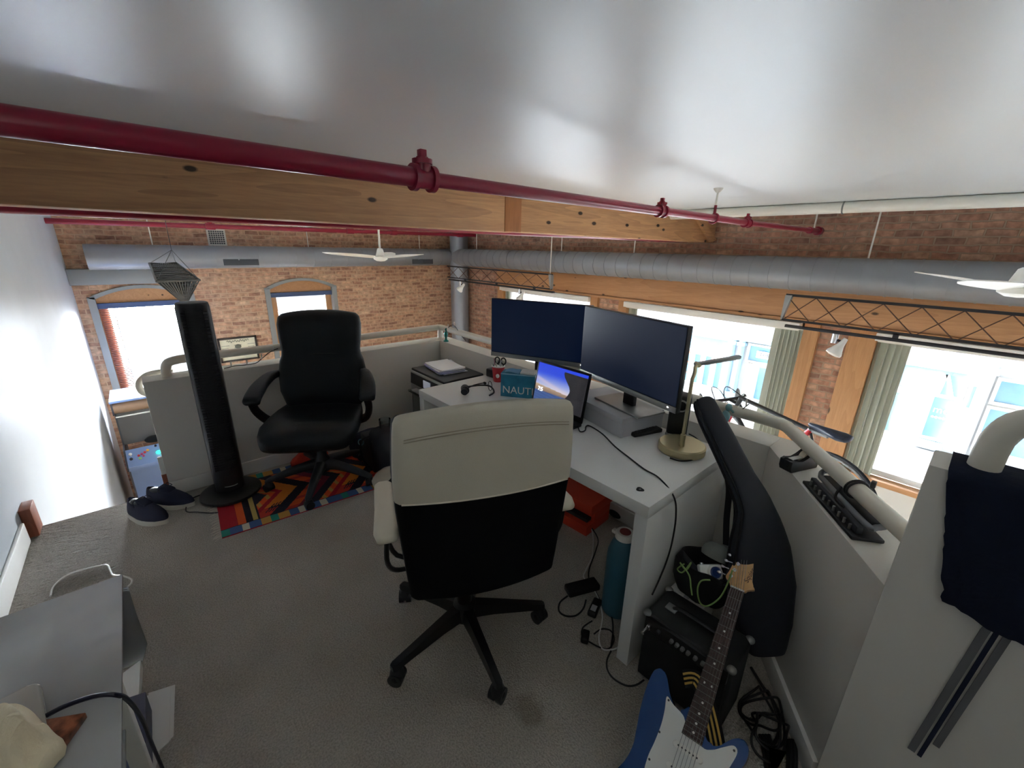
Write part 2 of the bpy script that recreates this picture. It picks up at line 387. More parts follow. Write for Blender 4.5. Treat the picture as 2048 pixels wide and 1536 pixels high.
# far brick wall (faces -y) with two arched windows
def arch(xl, xr, zs, rise, n=16):
    w = (xr-xl)/2; R = (w*w+rise*rise)/(2*rise); cx = (xl+xr)/2; cz = zs+rise-R; a = math.asin(w/R)
    return [(cx - R*sin(a - 2*a*k/n), cz + R*cos(a - 2*a*k/n)) for k in range(n+1)]
MXZ = Matrix(((1, 0, 0, 0), (0, 0, 1, 0), (0, 1, 0, 0), (0, 0, 0, 1)))     # (x, z, depth y)
W1 = (-0.58, 0.70, 0.72, 0.17, -0.95); W2 = (1.74, 3.02, 0.76, 0.17, -0.95)
bm = newbm()
box(bm, -0.9, W1[0], YW, YW+0.3, ZF, ZC); box(bm, W1[1], W2[0], YW, YW+0.3, ZF, ZC); box(bm, W2[1], XW+0.3, YW, YW+0.3, ZF, ZC)
for xl, xr, zs, rise, zb in (W1, W2):
    box(bm, xl, xr, YW, YW+0.3, ZF, zb)
    prism(bm, [(xl, ZC)] + arch(xl, xr, zs, rise) + [(xr, ZC)], YW, YW+0.3, MXZ)
struct('wall_far', bm, M['brickL'], 0)
M['bluerail'] = mat('slate_blue_headrail', (66, 84, 122), 0.5)
M['slat'] = mat('reddish_brown_slat', (150, 100, 90), 0.5)
for k, (xl, xr, zs, rise, zb) in enumerate((W1, W2), 1):
    y0 = YW+0.06
    # frame: grey arched moulding
    bm = newbm(); A = arch(xl, xr, zs, rise); t = 0.085
    Ai = arch(xl+t, xr-t, zs-0.02, rise-0.03)
    prism(bm, A + Ai[::-1], YW-0.03, YW+0.12, MXZ)
    box(bm, xl, xl+t, YW-0.03, YW+0.12, zb, zs+0.01); box(bm, xr-t, xr, YW-0.03, YW+0.12, zb, zs+0.01); box(bm, xl, xr, YW-0.05, YW+0.14, zb, zb+0.06)
    w = struct('window_%d' % k, bm, M['grey'], 30)
    bm = newbm(); A2 = arch(xl+t, xr-t, zs-0.02, rise-0.03); prism(bm, A2 + [(xr-t, zs-0.09), (xl+t, zs-0.09)], YW+0.06, YW+0.1, MXZ)
    obj('arch_panel', bm, M['pineY'], w)
    bm = newbm()
    for xa, xb in ((xl+t, xl+t+0.11), (xr-t-0.11, xr-t)): box(bm, xa, xb, YW+0.1, YW+0.15, zb+0.06, zs-0.09)
    obj('wooden_stile', bm, M['pineZ'], w)
    bm = newbm(); box(bm, xl+t, xr-t, YW+0.16, YW+0.17, zb+0.06, zs-0.02); obj('pane', bm, M['glass'], w)
    bm = newbm(); box(bm, xl+t, xr-t, YW+0.02, YW+0.07, zs-0.17, zs-0.09); hr = obj('blind_headrail', bm, M['bluerail'], w)
    if k == 1:
        bm = newbm()
        z = zb+0.1
        while z < zs-0.18:
            box(bm, xl+t+0.01, xl+t+0.20, YW+0.03, YW+0.065, z, z+0.012); z += 0.028
        obj('blind_slats', bm, M['slat'], w)
        bm = newbm(); tube(bm, [(xl+t+0.17, YW+0.02, zs-0.17), (xl+t+0.19, YW+0.02, zb+0.2)], 0.006); obj('tilt_wand', bm, M['white_metal'], w)

# right wall (faces -x): brick piers, timber header, three windows
ZS = -0.86; ZH = 0.80
YWIN = ((4.65, 7.02), (1.42, 3.90), (-1.75, 0.73))
bm = newbm()
box(bm, XW, XW+0.3, -4.2, YW, 1.20, ZC)
box(bm, XW, XW+0.3, 7.2, YW, ZF, 1.20); box(bm, XW+0.02, XW+0.3, 4.06, 4.49, ZF, 0.8); box(bm, XW+0.02, XW+0.3, 0.98, 1.26, ZF, 0.8); box(bm, XW, XW+0.3, -4.2, -1.93, ZF, 1.20)
struct('wall_right', bm, M['brickR'], 0)
bm = newbm()
for a, b in YWIN: box(bm, XW-0.02, XW+0.3, a-0.16, b+0.17, ZF, ZS-0.06)
struct('wall_right_lower', bm, M['paint'], 0)
bm = newbm(); box(bm, XW-0.06, XW+0.28, -1.93, 7.2, 0.83, 1.22, 0.004); box(bm, XW-0.085, XW+0.05, -1.93, 7.2, 0.79, 0.83, 0.004)
struct('trim_1', bm, M['pineY'], 30)
n = 2
for a, b in ((7.02, 7.2), (4.49, 4.65), (3.90, 4.06), (1.26, 1.42), (0.73, 0.98), (-1.93, -1.75)):
    bm = newbm(); box(bm, XW-0.04, XW+0.25, a, b, ZF, 0.79, 0.004)
    struct('trim_%d' % n, bm, M['pineZ'], 30); n += 1
for k, (a, b) in enumerate(YWIN, 3):
    bm = newbm(); t = 0.07
    box(bm, XW+0.1, XW+0.2, a, b, ZS, ZS+t, 0.004); box(bm, XW+0.1, XW+0.2, a, b, 0.72, 0.79, 0.004)
    box(bm, XW+0.1, XW+0.2, a, a+t, ZS, 0.79, 0.004); box(bm, XW+0.1, XW+0.2, b-t, b, ZS, 0.79, 0.004)
    w = struct('window_%d' % k, bm, M['trim'], 30)
    bm = newbm(); box(bm, XW+0.14, XW+0.15, a+t, b-t, ZS+t, 0.72); obj('pane', bm, M['glass'], w)
    bm = newbm(); box(bm, XW-0.05, XW+0.1, a, b, ZS-0.06, ZS, 0.006); obj('window_sill', bm, M['pineY'], w)

# half walls round the loft
bm = newbm(); box(bm, -0.08, 2.10, 3.18, 3.33, -0.3, 0.76, 0.004)
struct('wall_parapet_far', bm, M['paint'], 30)
bm = newbm(); box(bm, 1.95, 2.10, 0.49, 3.18, -0.3, 0.76, 0.004)
struct('wall_parapet_right', bm, M['paint'], 30)
bm = newbm(); prism(bm, [(1.95, 0.49), (1.294, 0.005), (1.395, -0.115), (2.10, 0.41), (2.10, 0.49)], -0.3, 0.76, bev=0.003)
struct('wall_parapet_angled', bm, M['paint'], 30)
bm = newbm(); box(bm, 1.273, 1.395, -4.0, 0.006, -0.3, 1.115, 0.004)
struct('wall_stair_end', bm, M['paint'], 30)
bm = newbm(); box(bm, -0.08, 1.95, 3.165, 3.18, 0, 0.095, 0.004); struct('baseboard_far', bm, M['trim'], 30)
bm = newbm(); box(bm, 1.935, 1.95, 0.5, 3.165, 0, 0.095, 0.004); struct('baseboard_right', bm, M['trim'], 30)
d = V((1.294-1.95, 0.005-0.49)).normalized(); nn = V((d.y, -d.x))
if nn.x > 0: nn = -nn
p, q = V((1.95, 0.49)), V((1.294, 0.005))
bm = newbm(); prism(bm, [tuple(p), tuple(q), tuple(q+nn*0.016), tuple(p+nn*0.016)], 0, 0.085, bev=0.003); struct('baseboard_angled', bm, M['trim'], 30)
bm = newbm(); box(bm, -0.7, -0.683, -4.0, 3.10, 0, 0.12, 0.005); struct('baseboard_left', bm, M['trim'], 30)
# wooden stair string end by the left wall
M['redwood'] = wood_mat('reddish_stair_wood', (110, 58, 40), (158, 92, 66), 'Z', 3, 0.4, knots=False)
bm = newbm(); box(bm, -0.70, -0.655, 3.14, 3.26, 0.0, 0.17, 0.004); struct('trim_8', bm, M['redwood'], 30)

# pale raised landing beyond the parapet, carries the bicycle
bm = newbm(); box(bm, 2.45, 4.1, -2.5, 2.6, -0.49, -0.37, 0.004)
for x in (2.55, 4.0):
    for y in (-2.3, 2.4): box(bm, x-0.05, x+0.05, y-0.05, y+0.05, ZF, -0.6)
struct('floor_landing', bm, M['trim'], 30)

# ------------------------------------------------------------------ ceiling beam and pipes
t = thing('timber_beam', 'long knotty pine ceiling beam running across under the white ceiling', 'beam', (2.6, 2.76, 1.68))
bm = newbm(); box(bm, -0.7, 2.25, 2.66, 2.86, 1.68, ZC, 0.004); obj('beam_half', bm, M['beam'], t)
bm = newbm(); box(bm, 2.42, XW, 2.68, 2.86, 1.685, ZC, 0.004); obj('beam_half', bm, M['beam'], t)
bm = newbm(); box(bm, 2.25, 2.42, 2.655, 2.87, 1.68, ZC, 0.004); obj('splice_post', bm, wood_mat('splice_wood', (140, 84, 46), (186, 122, 72), 'Z', 3, 0.6, knots=False), t)
bm = newbm(); hexa(bm, [V((5.25, 2.64, 1.99)), V((5.40, 2.64, 1.99)), V((5.95, 2.64, 1.72)), V((5.80, 2.64, 1.69)), V((5.25, 2.72, 1.99)), V((5.40, 2.72, 1.99)), V((5.95, 2.72, 1.72)), V((5.80, 2.72, 1.69))]); obj('end_brace', bm, M['beam'], t)

t = thing('sprinkler_pipe', 'thick dark red sprinkler pipe with a big tee, running in front of the beam', 'pipe', (0.8, 1.5, 1.795))
PY, PZ = 1.5, 1.797
bm = newbm(); cyl(bm, (-0.7, PY, PZ), (0.84, PY, PZ), 0.033, seg=32); obj('pipe_length', bm, M['red'], t)
bm = newbm(); cyl(bm, (0.9, PY, PZ), (2.52, PY, PZ), 0.026, seg=32); obj('pipe_length', bm, M['red'], t)
bm = newbm(); cyl(bm, (2.5, PY, PZ+0.002), (3.86, PY, PZ+0.004), 0.024, seg=24); obj('pipe_length', bm, M['red'], t)
bm = newbm(); cyl(bm, (3.86, PY, PZ+0.004), (XW-0.05, PY, PZ+0.02), 0.022, seg=24); obj('pipe_length', bm, M['red'], t)
def tee(x, r, L, plug=True, up=1.0):
    bm = newbm()
    cyl(bm, (x-L, PY, PZ), (x+L, PY, PZ), r, seg=28)
    for s in (-1, 1): cyl(bm, (x+s*L, PY, PZ), (x+s*(L+0.018), PY, PZ), r*1.28, seg=28)
    cyl(bm, (x, PY, PZ), (x, PY, PZ+r*1.35), r*0.85, seg=24); cyl(bm, (x, PY, PZ+r*1.3), (x, PY, PZ+r*1.75), r*1.02, seg=24)
    o = obj('tee_fitting', bm, M['red'], t)
    if plug:
        bm = newbm(); cyl(bm, (x, PY, PZ+r*1.75), (x, PY, PZ+r*1.95), r*0.62, seg=8); cbox(bm, (x, PY, PZ+r*2.25), (r*0.72, r*0.72, r*0.75), 0.002); obj('square_plug', bm, M['red'], o)
tee(0.87, 0.036, 0.028); tee(2.54, 0.029, 0.02); tee(3.88, 0.028, 0.03)
bm = newbm(); tube(bm, [(3.27+0.012*cos(a), PY+0.033*sin(a), PZ+0.033*cos(a)) for a in [2*pi*k/20 for k in range(20)]], 0.007, closed=True); cyl(bm, (3.27, PY, PZ+0.03), (3.27, PY, PZ+0.09), 0.01); h = obj('pipe_hanger', bm, M['red'], t)
bm = newbm(); cyl(bm, (3.27, PY, PZ+0.09), (3.27, PY, 1.985), 0.007); lathe(bm, [(0.012, 1.97), (0.03, 1.99), (0.033, 2.0)], Matrix.Translation((3.27, PY, 0))); obj('ceiling_rod', bm, M['white_metal'], h)
bm = newbm(); tube(bm, [(5.6, PY, PZ+0.015), (5.78, PY, PZ+0.02), (5.86, PY, PZ+0.02), (5.9, PY, PZ+0.0)], 0.03); cyl(bm, (5.86, PY, PZ+0.02), (5.94, PY, PZ+0.02), 0.045); cyl(bm, (5.56, PY, PZ+0.015), (5.60, PY, PZ+0.015), 0.034); e = obj('elbow', bm, M['red'], t)
bm = newbm(); cyl(bm, (5.72, PY, PZ+0.04), (5.72, PY, ZC), 0.008); obj('ceiling_rod', bm, M['white_metal'], t)

t = thing('sprinkler_pipe', 'dark red pipe half hidden behind the lower edge of the ceiling beam', 'pipe', (1.0, 3.2, 1.66))
bm = newbm(); cyl(bm, (-0.7, 3.12, 1.690), (5.94, 3.12, 1.715), 0.031, seg=20); obj('pipe_length', bm, M['red'], t)
for x in (-0.62, -0.45):
    bm = newbm(); cyl(bm, (x-0.02, 3.12, 1.690), (x+0.02, 3.12, 1.690), 0.040); cyl(bm, (x, 3.12, 1.690), (x, 3.12, 1.64), 0.012); obj('tee_fitting', bm, M['red'], t)
t = thing('sprinkler_pipe', 'thin bright red pipe high along the far brick wall', 'pipe', (2.5, 8.0, 1.78))
bm = newbm(); cyl(bm, (-0.7, 8.0, 1.755), (XW-0.02, 8.0, 1.81), 0.034, seg=20); obj('pipe_length', bm, M['red'], t)
for x in (1.0, 3.1, 3.95, 5.5):
    bm = newbm(); z = 1.755 + (x+0.7)/6.65*0.055; cyl(bm, (x-0.06, 8.0, z), (x+0.06, 8.0, z), 0.048)
    if x == 1.0: cyl(bm, (x, 8.0, z), (x, 8.0, z+0.09), 0.035)
    obj('coupling', bm, M['red'], t)
# white pipe under the ceiling
t = thing('ceiling_pipe', 'white painted pipe running under the ceiling above the window wall', 'pipe', (4.7, 2, 1.9))
bm = newbm(); cyl(bm, (4.7, -4.0, 1.952), (4.7, 2.64, 1.952), 0.046, seg=24); obj('pipe_length', bm, M['white_metal'], t)
for y in (-1.5, 1.05):
    bm = newbm(); tube(bm, [(4.7, y+0.005, 1.95) + V((0.05*cos(a), 0, 0.05*sin(a))) if False else V((4.7+0.049*cos(a), y, 1.952+0.049*sin(a))) for a in [2*pi*k/20 for k in range(20)]], 0.006, closed=True); obj('pipe_clip', bm, M['grey'], t)

# ------------------------------------------------------------------ spiral ducts
t = thing('air_duct', 'grey spiral duct running along both brick walls, with a riser in the corner', 'duct', (5.7, 8.34, ZF))
def duct_run(p0, p1, r, pitch):
    p0, p1 = V(p0), V(p1); L = (p1-p0).length; d = (p1-p0).normalized()
    bm = newbm(); cyl(bm, p0, p1, r, seg=48); k = pitch
    while k < L: cyl(bm, p0+d*(k-0.008), p0+d*(k+0.008), r*1.028, seg=48); k += pitch
    return obj('duct_run', bm, M['duct'], t)
M['vent'] = mat('vent_dark', (70, 74, 80), 0.6)
fr = duct_run((-0.45, 8.5, 1.31), (5.62, 8.5, 1.33), 0.175, 0.3)
for x in (1.38, 4.75):
    bm = newbm(); cbox(bm, (x, 8.332, 1.24), (0.5, 0.012, 0.1), 0.004); cbox(bm, (x-0.118, 8.325, 1.24), (0.215, 0.008, 0.062), 0.002); cbox(bm, (x+0.118, 8.325, 1.24), (0.215, 0.008, 0.062), 0.002)
    o = obj('air_grille', bm, M['vent'], fr)
rr = duct_run((5.65, 8.3, 1.335), (5.65, -3.8, 1.37), 0.18, 0.21)
for x in (0.3, 2.5, 4.78, 5.6):
    bm = newbm(); cyl(bm, (x, 8.5, 1.47), (x, 8.5, ZC), 0.008, seg=8); obj('hanger_rod', bm, M['white_metal'], t)
for y in (7.6, 5.15, 3.7, 0.95):
    bm = newbm(); cyl(bm, (5.65, y, 1.52), (5.65, y, ZC), 0.008, seg=8); obj('hanger_rod', bm, M['white_metal'], t)
bm = newbm(); cyl(bm, (5.47, 8.5, 1.335), (5.83, 8.5, 1.335), 0.178, seg=40); ellip(bm, (5.68, 8.47, 1.335), (0.19, 0.19, 0.182), 32, 20); obj('corner_elbow', bm, M['duct'], t)
bm = newbm(); cyl(bm, (5.70, 8.34, ZF), (5.70, 8.34, ZC), 0.205, seg=40)
for z in (-0.05, 0.75, -1.2): cyl(bm, (5.70, 8.34, z-0.008), (5.70, 8.34, z+0.008), 0.209, seg=40)
obj('riser', bm, M['duct'], t)
bm = newbm(); box(bm, -0.7, 0.55, 8.6, 8.8, 0.92, 1.14, 0.003)
tag(obj('steel_lintel', bm, M['grey'], None, 30), 'grey box lintel against the brick under the left end of the duct', 'lintel')
# square wall grille
bm = newbm(); prism(bm, [(1.03, 1.49), (1.29, 1.49), (1.29, 1.75), (1.03, 1.75)], 8.77, 8.8, MXZ); g = obj('wall_grille', bm, M['white_metal'], None, 30); tag(g, 'small square cream grille on the brick above the duct', 'vent')
bm = newbm()
for i in range(7):
    for j in range(7): box(bm, 1.055+i*0.031, 1.055+i*0.031+0.022, 8.764, 8.772, 1.515+j*0.031, 1.515+j*0.031+0.022)
obj('grille_holes', bm, M['vent'], g)

# ------------------------------------------------------------------ guard rail
def rail(name, label, pts, r, posts=(), smooth=0):
    t = thing(name, label, 'rail', pts[0])
    bm = newbm(); tube(bm, pts, r, 20, smooth); obj('rail_tube', bm, M['cream_rail'], t)
    for a, b, rr in posts:
        bm = newbm(); cyl(bm, a, b, rr, seg=20); lathe(bm, [(rr*1.7, 0), (rr*1.7, 0.006), (rr, 0.01)], Matrix.Translation(V(a))); obj('rail_post', bm, M['cream_rail'], t)
    return t
zr = 0.857
rail('guard_rail', 'cream tubular guard rail round the loft on top of the half walls', smooth_path([(0.04, 3.25, 0.762), (0.04, 3.25, 0.80), (0.06, 3.25, 0.845), (0.12, 3.25, zr)], 5) + [(1.0, 3.25, zr), (1.98, 3.25, zr+0.008), (2.0, 3.23, zr+0.008)] + [(2.0, 1.0, zr), (2.0, 0.478, zr), (1.985, 0.452, zr), (1.40, -0.018, zr)], 0.026, [((1.995, 3.24, 0.76), (1.995, 3.24, zr), 0.024), ((0.74, 3.25, 0.76), (0.74, 3.25, zr), 0.022), ((2.0, 1.9, 0.76), (2.0, 1.9, zr), 0.022)])
rail('stair_rail', 'thick cream rail curving up from the top of the grey wall at right', [(1.335, -0.075, 1.11), (1.335, -0.076, 1.16)] + smooth_path([(1.335, -0.078, 1.19), (1.335, -0.095, 1.23), (1.335, -0.14, 1.255), (1.335, -0.22, 1.262)], 5) + [(1.335, -1.8, 1.262)], 0.027)
t = thing('stair_rail', 'cream rail loop bending down into the stairwell behind the tower fan', 'rail', (-0.1, 3.3, 0.5))
bm = newbm(); tube(bm, [on_y(x, y, 3.42) for x, y in ((345, 745), (318, 745), (292, 752), (278, 768), (286, 785), (312, 790))], 0.019, 14, 5); obj('rail_tube', bm, M['cream_rail'], t)
t = thing('gate_catch', 'white and brown gate catch on the grey wall end behind the shoes', 'catch', (-0.09, 3.2, 0.03))
bm = newbm(); box(bm, -0.105, -0.079, 3.185, 3.21, 0.03, 0.15, 0.003); lab(obj('lower_block', bm, M['redwood'], t), 'brown lower block')
bm = newbm(); box(bm, -0.103, -0.079, 3.187, 3.208, 0.15, 0.27, 0.003); obj('white_plate', bm, M['white_metal'], t)

# ------------------------------------------------------------------ window dressing
for (y0, y1, lbl) in ((4.64, 7.05, 'white roller shade cassette over the window nearest the brick corner'), (1.45, 3.92, 'white roller shade cassette over the middle street window'), (-1.8, 0.74, 'white roller shade cassette over the right-hand street window')):
    t = thing('roller_shade', lbl, 'blind', (XW-0.03, (y0+y1)/2, 0.68))
    bm = newbm(); box(bm, XW-0.11, XW+0.02, y0, y1, 0.70, 0.785, 0.006); obj('cassette', bm, M['white_metal'], t)
    bm = newbm(); cyl(bm, (XW-0.045, y0+0.02, 0.695), (XW-0.045, y1-0.02, 0.695), 0.012); obj('hem_bar', bm, M['trim'], t)
def vblind(y0, y1, lbl, n):
    t = thing('vertical_blind', lbl, 'blind', (XW+0.02, (y0+y1)/2, ZS))
    for k in range(n):
        y = y0 + (y1-y0)*(k+0.5)/n
        bm = newbm(); cbox(bm, (XW+0.03, y, (0.70+ZS)/2), (0.085, 0.004, 0.70-ZS-0.02), 0.001, rz=radians(52+(24 if k % 2 else -14)+5*sin(k*2.1))); obj('vane', bm, M['blind'], t)
vblind(1.43, 1.72, 'grey green vertical blind stacked at the right side of the middle street window', 12)
vblind(0.46, 0.73, 'grey green vertical blind stacked at the left side of the right-hand street window', 9)
vblind(3.74, 3.89, 'grey green vertical blind stacked at the left side of the middle street window', 6)
vblind(6.86, 7.0, 'grey green vertical blind stacked at the left of the window by the corner', 6)

# ------------------------------------------------------------------ cable trusses with track lights
def truss(lbl, y0, y1, z0, z1, zt, X, n, bracket_end):
    t = thing('light_truss', lbl, 'light truss', (X, (y0+y1)/2, zt))
    bm = newbm(); box(bm, X-0.012, X+0.012, y0, y1, z1-0.012, z1+0.012); obj('top_bar', bm, M['darkmetal'], t)
    bm = newbm(); box(bm, X-0.012, X+0.012, y0, y1, z0-0.010, z0+0.010); obj('bottom_bar', bm, M['darkmetal'], t)
    L = (y1-y0)/n
    bm = newbm()
    for k in range(n):
        a = y0+k*L
        tube(bm, [(X, a, z0), (X, a+L, z1)], 0.005, 6); tube(bm, [(X, a+L*0.93, z0), (X, a-L*0.07 if k else a, z1)], 0.005, 6)
    obj('cross_wires', bm, mat('rusty_wire', (92, 62, 48), 0.6, 0.3), t)
    bm = newbm(); box(bm, X-0.02, X+0.02, y0-0.05, y1-0.05, zt-0.014, zt+0.014, 0.003)
    yy = y0+0.4
    while yy < y1: box(bm, X-0.012, X+0.012, yy-0.02, yy+0.02, zt, z0); yy += 1.0
    obj('track', bm, M['darkmetal'], t)
    e = y1 if bracket_end > 0 else y0
    bm = newbm(); prism(bm, [(e, z0), (e, z1), (e-bracket_end*0.06, z1), (e-bracket_end*0.012, z0)], X-0.03, X+0.03, Matrix(((0, 0, 1, 0), (1, 0, 0, 0), (0, 1, 0, 0), (0, 0, 0, 1)))); obj('end_plate', bm, M['grey'], t)
    bm = newbm(); cyl(bm, (X, e-bracket_end*(0.05 if bracket_end < 0 else 3.2), z1), (X, e-bracket_end*(0.05 if bracket_end < 0 else 3.2), ZC), 0.008, seg=8); obj('hanger_rod', bm, M['white_metal'], t)
    return t
truss('black cable truss with a light track hanging before the right-hand street window', -1.9, 1.42, 0.915, 1.165, 0.855, 5.0, 13, 1)
truss('grey cable truss with a light track above the monitors, in front of the corner window', 4.72, 7.75, 0.945, 1.17, 0.90, 5.0, 8, -1)
def spot(pos, aim, lbl):
    pos, aim = V(pos), V(aim).normalized()
    t = thing('track_spotlight', lbl, 'spotlight', pos)
    bm = newbm(); cyl(bm, pos, pos-V((0, 0, 0.09)), 0.028); obj('lamp_mount', bm, M['chrome'], t)
    c = pos - V((0, 0.06, 0.1)); u, v = frame_of(aim)
    R = Matrix(((u.x, v.x, aim.x, c.x), (u.y, v.y, aim.y, c.y), (u.z, v.z, aim.z, c.z), (0, 0, 0, 1)))
    bm = newbm(); lathe(bm, [(0.02, -0.07), (0.026, -0.03), (0.03, 0.0), (0.05, 0.05), (0.068, 0.085), (0.066, 0.105), (0.04, 0.115), (0.0, 0.118)], R, 24); obj('reflector_bulb', bm, M['white_metal'], t)
    bm = newbm(); tube(bm, [pos-V((0, 0, 0.05)), c-aim*0.03], 0.012); obj('swivel_arm', bm, M['darkmetal'], t)
spot((5.0, 0.93, 0.84), (-0.3, 0.35, -0.9), 'white reflector spotlight on the black truss in front of the narrow brick pier')
spot((5.0, 7.28, 0.89), (-0.4, 0.6, -0.8), 'white reflector spotlight on the grey truss against the corner duct')
spot((5.0, 5.48, 0.89), (-0.3, 0.3, -0.9), 'white reflector spotlight just above the top of the left monitor')

# ------------------------------------------------------------------ ceiling fans
def make_fan(loc, rot, lbl, rodtop, rod_len):
    t = thing('ceiling_fan', lbl, 'fan', M=Mz(loc, rot), group='white three-bladed ceiling fans')
    bm = newbm(); cyl(bm, (0, 0, 0.11), (0, 0, rod_len), 0.013); lathe(bm, [(0.0, rod_len-0.06), (0.05, rod_len-0.05), (0.06, rod_len)]); obj('down_rod', bm, M['white_metal'], t, local=True)
    bm = newbm(); lathe(bm, [(0.02, 0.11), (0.035, 0.10), (0.055, 0.03), (0.06, 0.015), (0.03, 0.01)]); obj('motor_cap', bm, M['white_metal'], t, local=True)
    bm = newbm(); lathe(bm, [(0.0, -0.055), (0.05, -0.05), (0.085, -0.03), (0.095, 0.0), (0.09, 0.012), (0.0, 0.014)]); obj('hub', bm, M['white_metal'], t, local=True)
    for k in range(3):
        R = Matrix.Rotation(2*pi*k/3, 4, 'Z'); rings = []
        for i in range(13):
            u = i/12; r = 0.08+0.62*u; w = 0.045+0.045*sin(pi*min(1, u*0.8+0.1)); 
            if u > 0.85: w *= sqrt(max(0.02, 1-((u-0.85)/0.15)**2))
            z = 0.0 + 0.02*sin(u*pi) + 0.05*u*u*u; tw = radians(14-8*u)
            rings.append([R @ V((r, s*w*cos(tw), z + s*w*sin(tw) + h)) for s, h in ((-1, -0.003), (1, -0.003), (1, 0.003), (-1, 0.003))])
        bm = newbm(); loft(bm, rings); obj('blade', bm, M['white_metal'], t, local=True)
    return t
f0 = make_fan((2.47, 5.42, 1.41), -68, 'white three-bladed ceiling fan hanging beyond the beam before the far wall', ZC, 0.59)
p = at_d(2040, 578, 2.35)
dup(f0, Mz((p.x, p.y, 1.41), 45), 'white ceiling fan cut off by the right edge of the photo before the duct', 'white three-bladed ceiling fans')
# ================================================================== furniture
def zat(base, x, y):
    """height above the floor at which the sight line passes over a spot of the floor plan"""
    d = sight(x, y); return EYE + d.z*hypot(base[0], base[1])/hypot(d.x, d.y)
M['desk'] = mat('white_desk_lacquer', (226, 226, 222), 0.28, spec=0.5)
M['creamcloth'] = mat('cream_cloth', (206, 198, 178), 0.85, bump=0.25, scale=420, sheen=0.2)
M['creamvinyl'] = mat('cream_vinyl', (226, 217, 196), 0.5, bump=0.05, scale=200)
M['meshblack'] = mat('black_back_cloth', (11, 11, 13), 0.95, bump=0.15, scale=500, spec=0.12)
M['leather'] = mat('black_leather', (19, 22, 26), 0.45, bump=0.12, scale=90, spec=0.35)
M['blackmetal'] = mat('black_satin_metal', (17, 17, 19), 0.35, 0.2)
M['darkgrey'] = mat('dark_grey_plastic', (44, 45, 48), 0.5)
M['silver'] = mat('brushed_silver', (150, 150, 148), 0.4, 0.7)

t = thing('desk', 'white slab-sided desk standing along the half wall under the two monitors', 'desk', (1.5, 1.385, 0))
bm = newbm(); box(bm, 1.172, 1.83, 0.60, 2.17, 0.682, 0.73, 0.0015); obj('desk_top', bm, M['desk'], t, 30)
bm = newbm(); box(bm, 1.174, 1.83, 0.601, 0.651, 0, 0.6815, 0.0015); obj('side_panel', bm, M['desk'], t, 30)
bm = newbm(); box(bm, 1.174, 1.83, 2.119, 2.169, 0, 0.6815, 0.0015); obj('side_panel', bm, M['desk'], t, 30)
bm = newbm(); box(bm, 1.72, 1.74, 0.651, 2.119, 0.36, 0.6815); obj('back_panel', bm, M['desk'], t, 30)

# ---- office chairs
def castor(t, p, ang, m, r=0.028):
    bm = newbm(); u = V((cos(ang+0.6), sin(ang+0.6), 0)); p = V(p)
    for s in (-1, 1): cyl(bm, p+V((0, 0, r))+u*0.006*s, p+V((0, 0, r))+u*0.026*s, r, seg=20)
    bag_loft(bm, [(p+V((0, 0, r*1.0)), (r*1.05, 0, 0), (0, r*1.05, 0)), (p+V((0, 0, r*1.9)), (r*0.9, 0, 0), (0, r*0.9, 0)), (p+V((0, 0, r*2.4)), (r*0.5, 0, 0), (0, r*0.5, 0))], 16, 2)
    return obj('castor', bm, m, t, local=True)
def panel_rings(secs, n=6):
    """(z, half width, y, half thickness, arch) slices of a padded back"""
    out = []
    for z, w, y, h, arch in secs:
        out.append([V((px, y+py - 0.10*(1-(px/w)**2)*0.35, z + arch*(1-(px/max(w, 1e-3))**2))) for px, py in rrect2(2*w, 2*h, min(h*0.95, w*0.95), n)])
    return out
def rrect2(w, h, r, n=6, m=12):
    """rounded rectangle with extra points along the long sides"""
    out = []
    for k in range(m+1): out.append((-(w/2-r) + (w-2*r)*k/m, -h/2))
    for k in range(1, n): a = -pi/2 + pi*k/n; out.append((w/2-r+r*cos(a), r*sin(a) if h/2 <= r*1.01 else h/2*sin(a)))
    for k in range(m+1): out.append(((w/2-r) - (w-2*r)*k/m, h/2))
    for k in range(1, n): a = pi/2 + pi*k/n; out.append((-(w/2-r)+r*cos(a), r*sin(a) if h/2 <= r*1.01 else h/2*sin(a)))
    return out
# cream and black swivel chair, seen from behind
t = thing('office_chair', 'cream and black swivel chair seen from behind, pulled up to the white desk', 'office chair', M=Mz((0.785, 1.15, 0), -23), group='swivel chairs')
for k in range(5):
    a = radians(63+72*k); d = V((cos(a), sin(a), 0)); s = V((-d.y, d.x, 0))
    bm = newbm(); rings = []
    for u, w, z0, z1 in ((0.02, 0.026, 0.085, 0.15), (0.12, 0.021, 0.085, 0.135), (0.27, 0.017, 0.075, 0.108), (0.335, 0.016, 0.07, 0.096), (0.345, 0.012, 0.072, 0.090)):
        rings.append([d*u - s*w + V((0, 0, z0)), d*u + s*w + V((0, 0, z0)), d*u + s*w*0.8 + V((0, 0, z1)), d*u - s*w*0.8 + V((0, 0, z1))])
    loft(bm, rings); leg = obj('base_leg', bm, M['blackmetal'], t, 50, local=True)
    castor(t, d*0.325, a, M['black'])
bm = newbm(); lathe(bm, [(0.0, 0.07), (0.045, 0.075), (0.047, 0.15), (0.03, 0.16), (0.027, 0.3), (0.018, 0.3), (0.018, 0.42), (0.0, 0.42)]); obj('gas_column', bm, M['blackmetal'], t, local=True)
XO = 0.03
bm = newbm(); cbox(bm, (XO, 0.0, 0.415), (0.26, 0.30, 0.05), 0.01); tube(bm, [(XO, 0.16, 0.43), (XO-0.01, -0.05, 0.40), (XO, -0.2, 0.40)], 0.02); obj('tilt_mechanism', bm, M['blackmetal'], t, local=True)
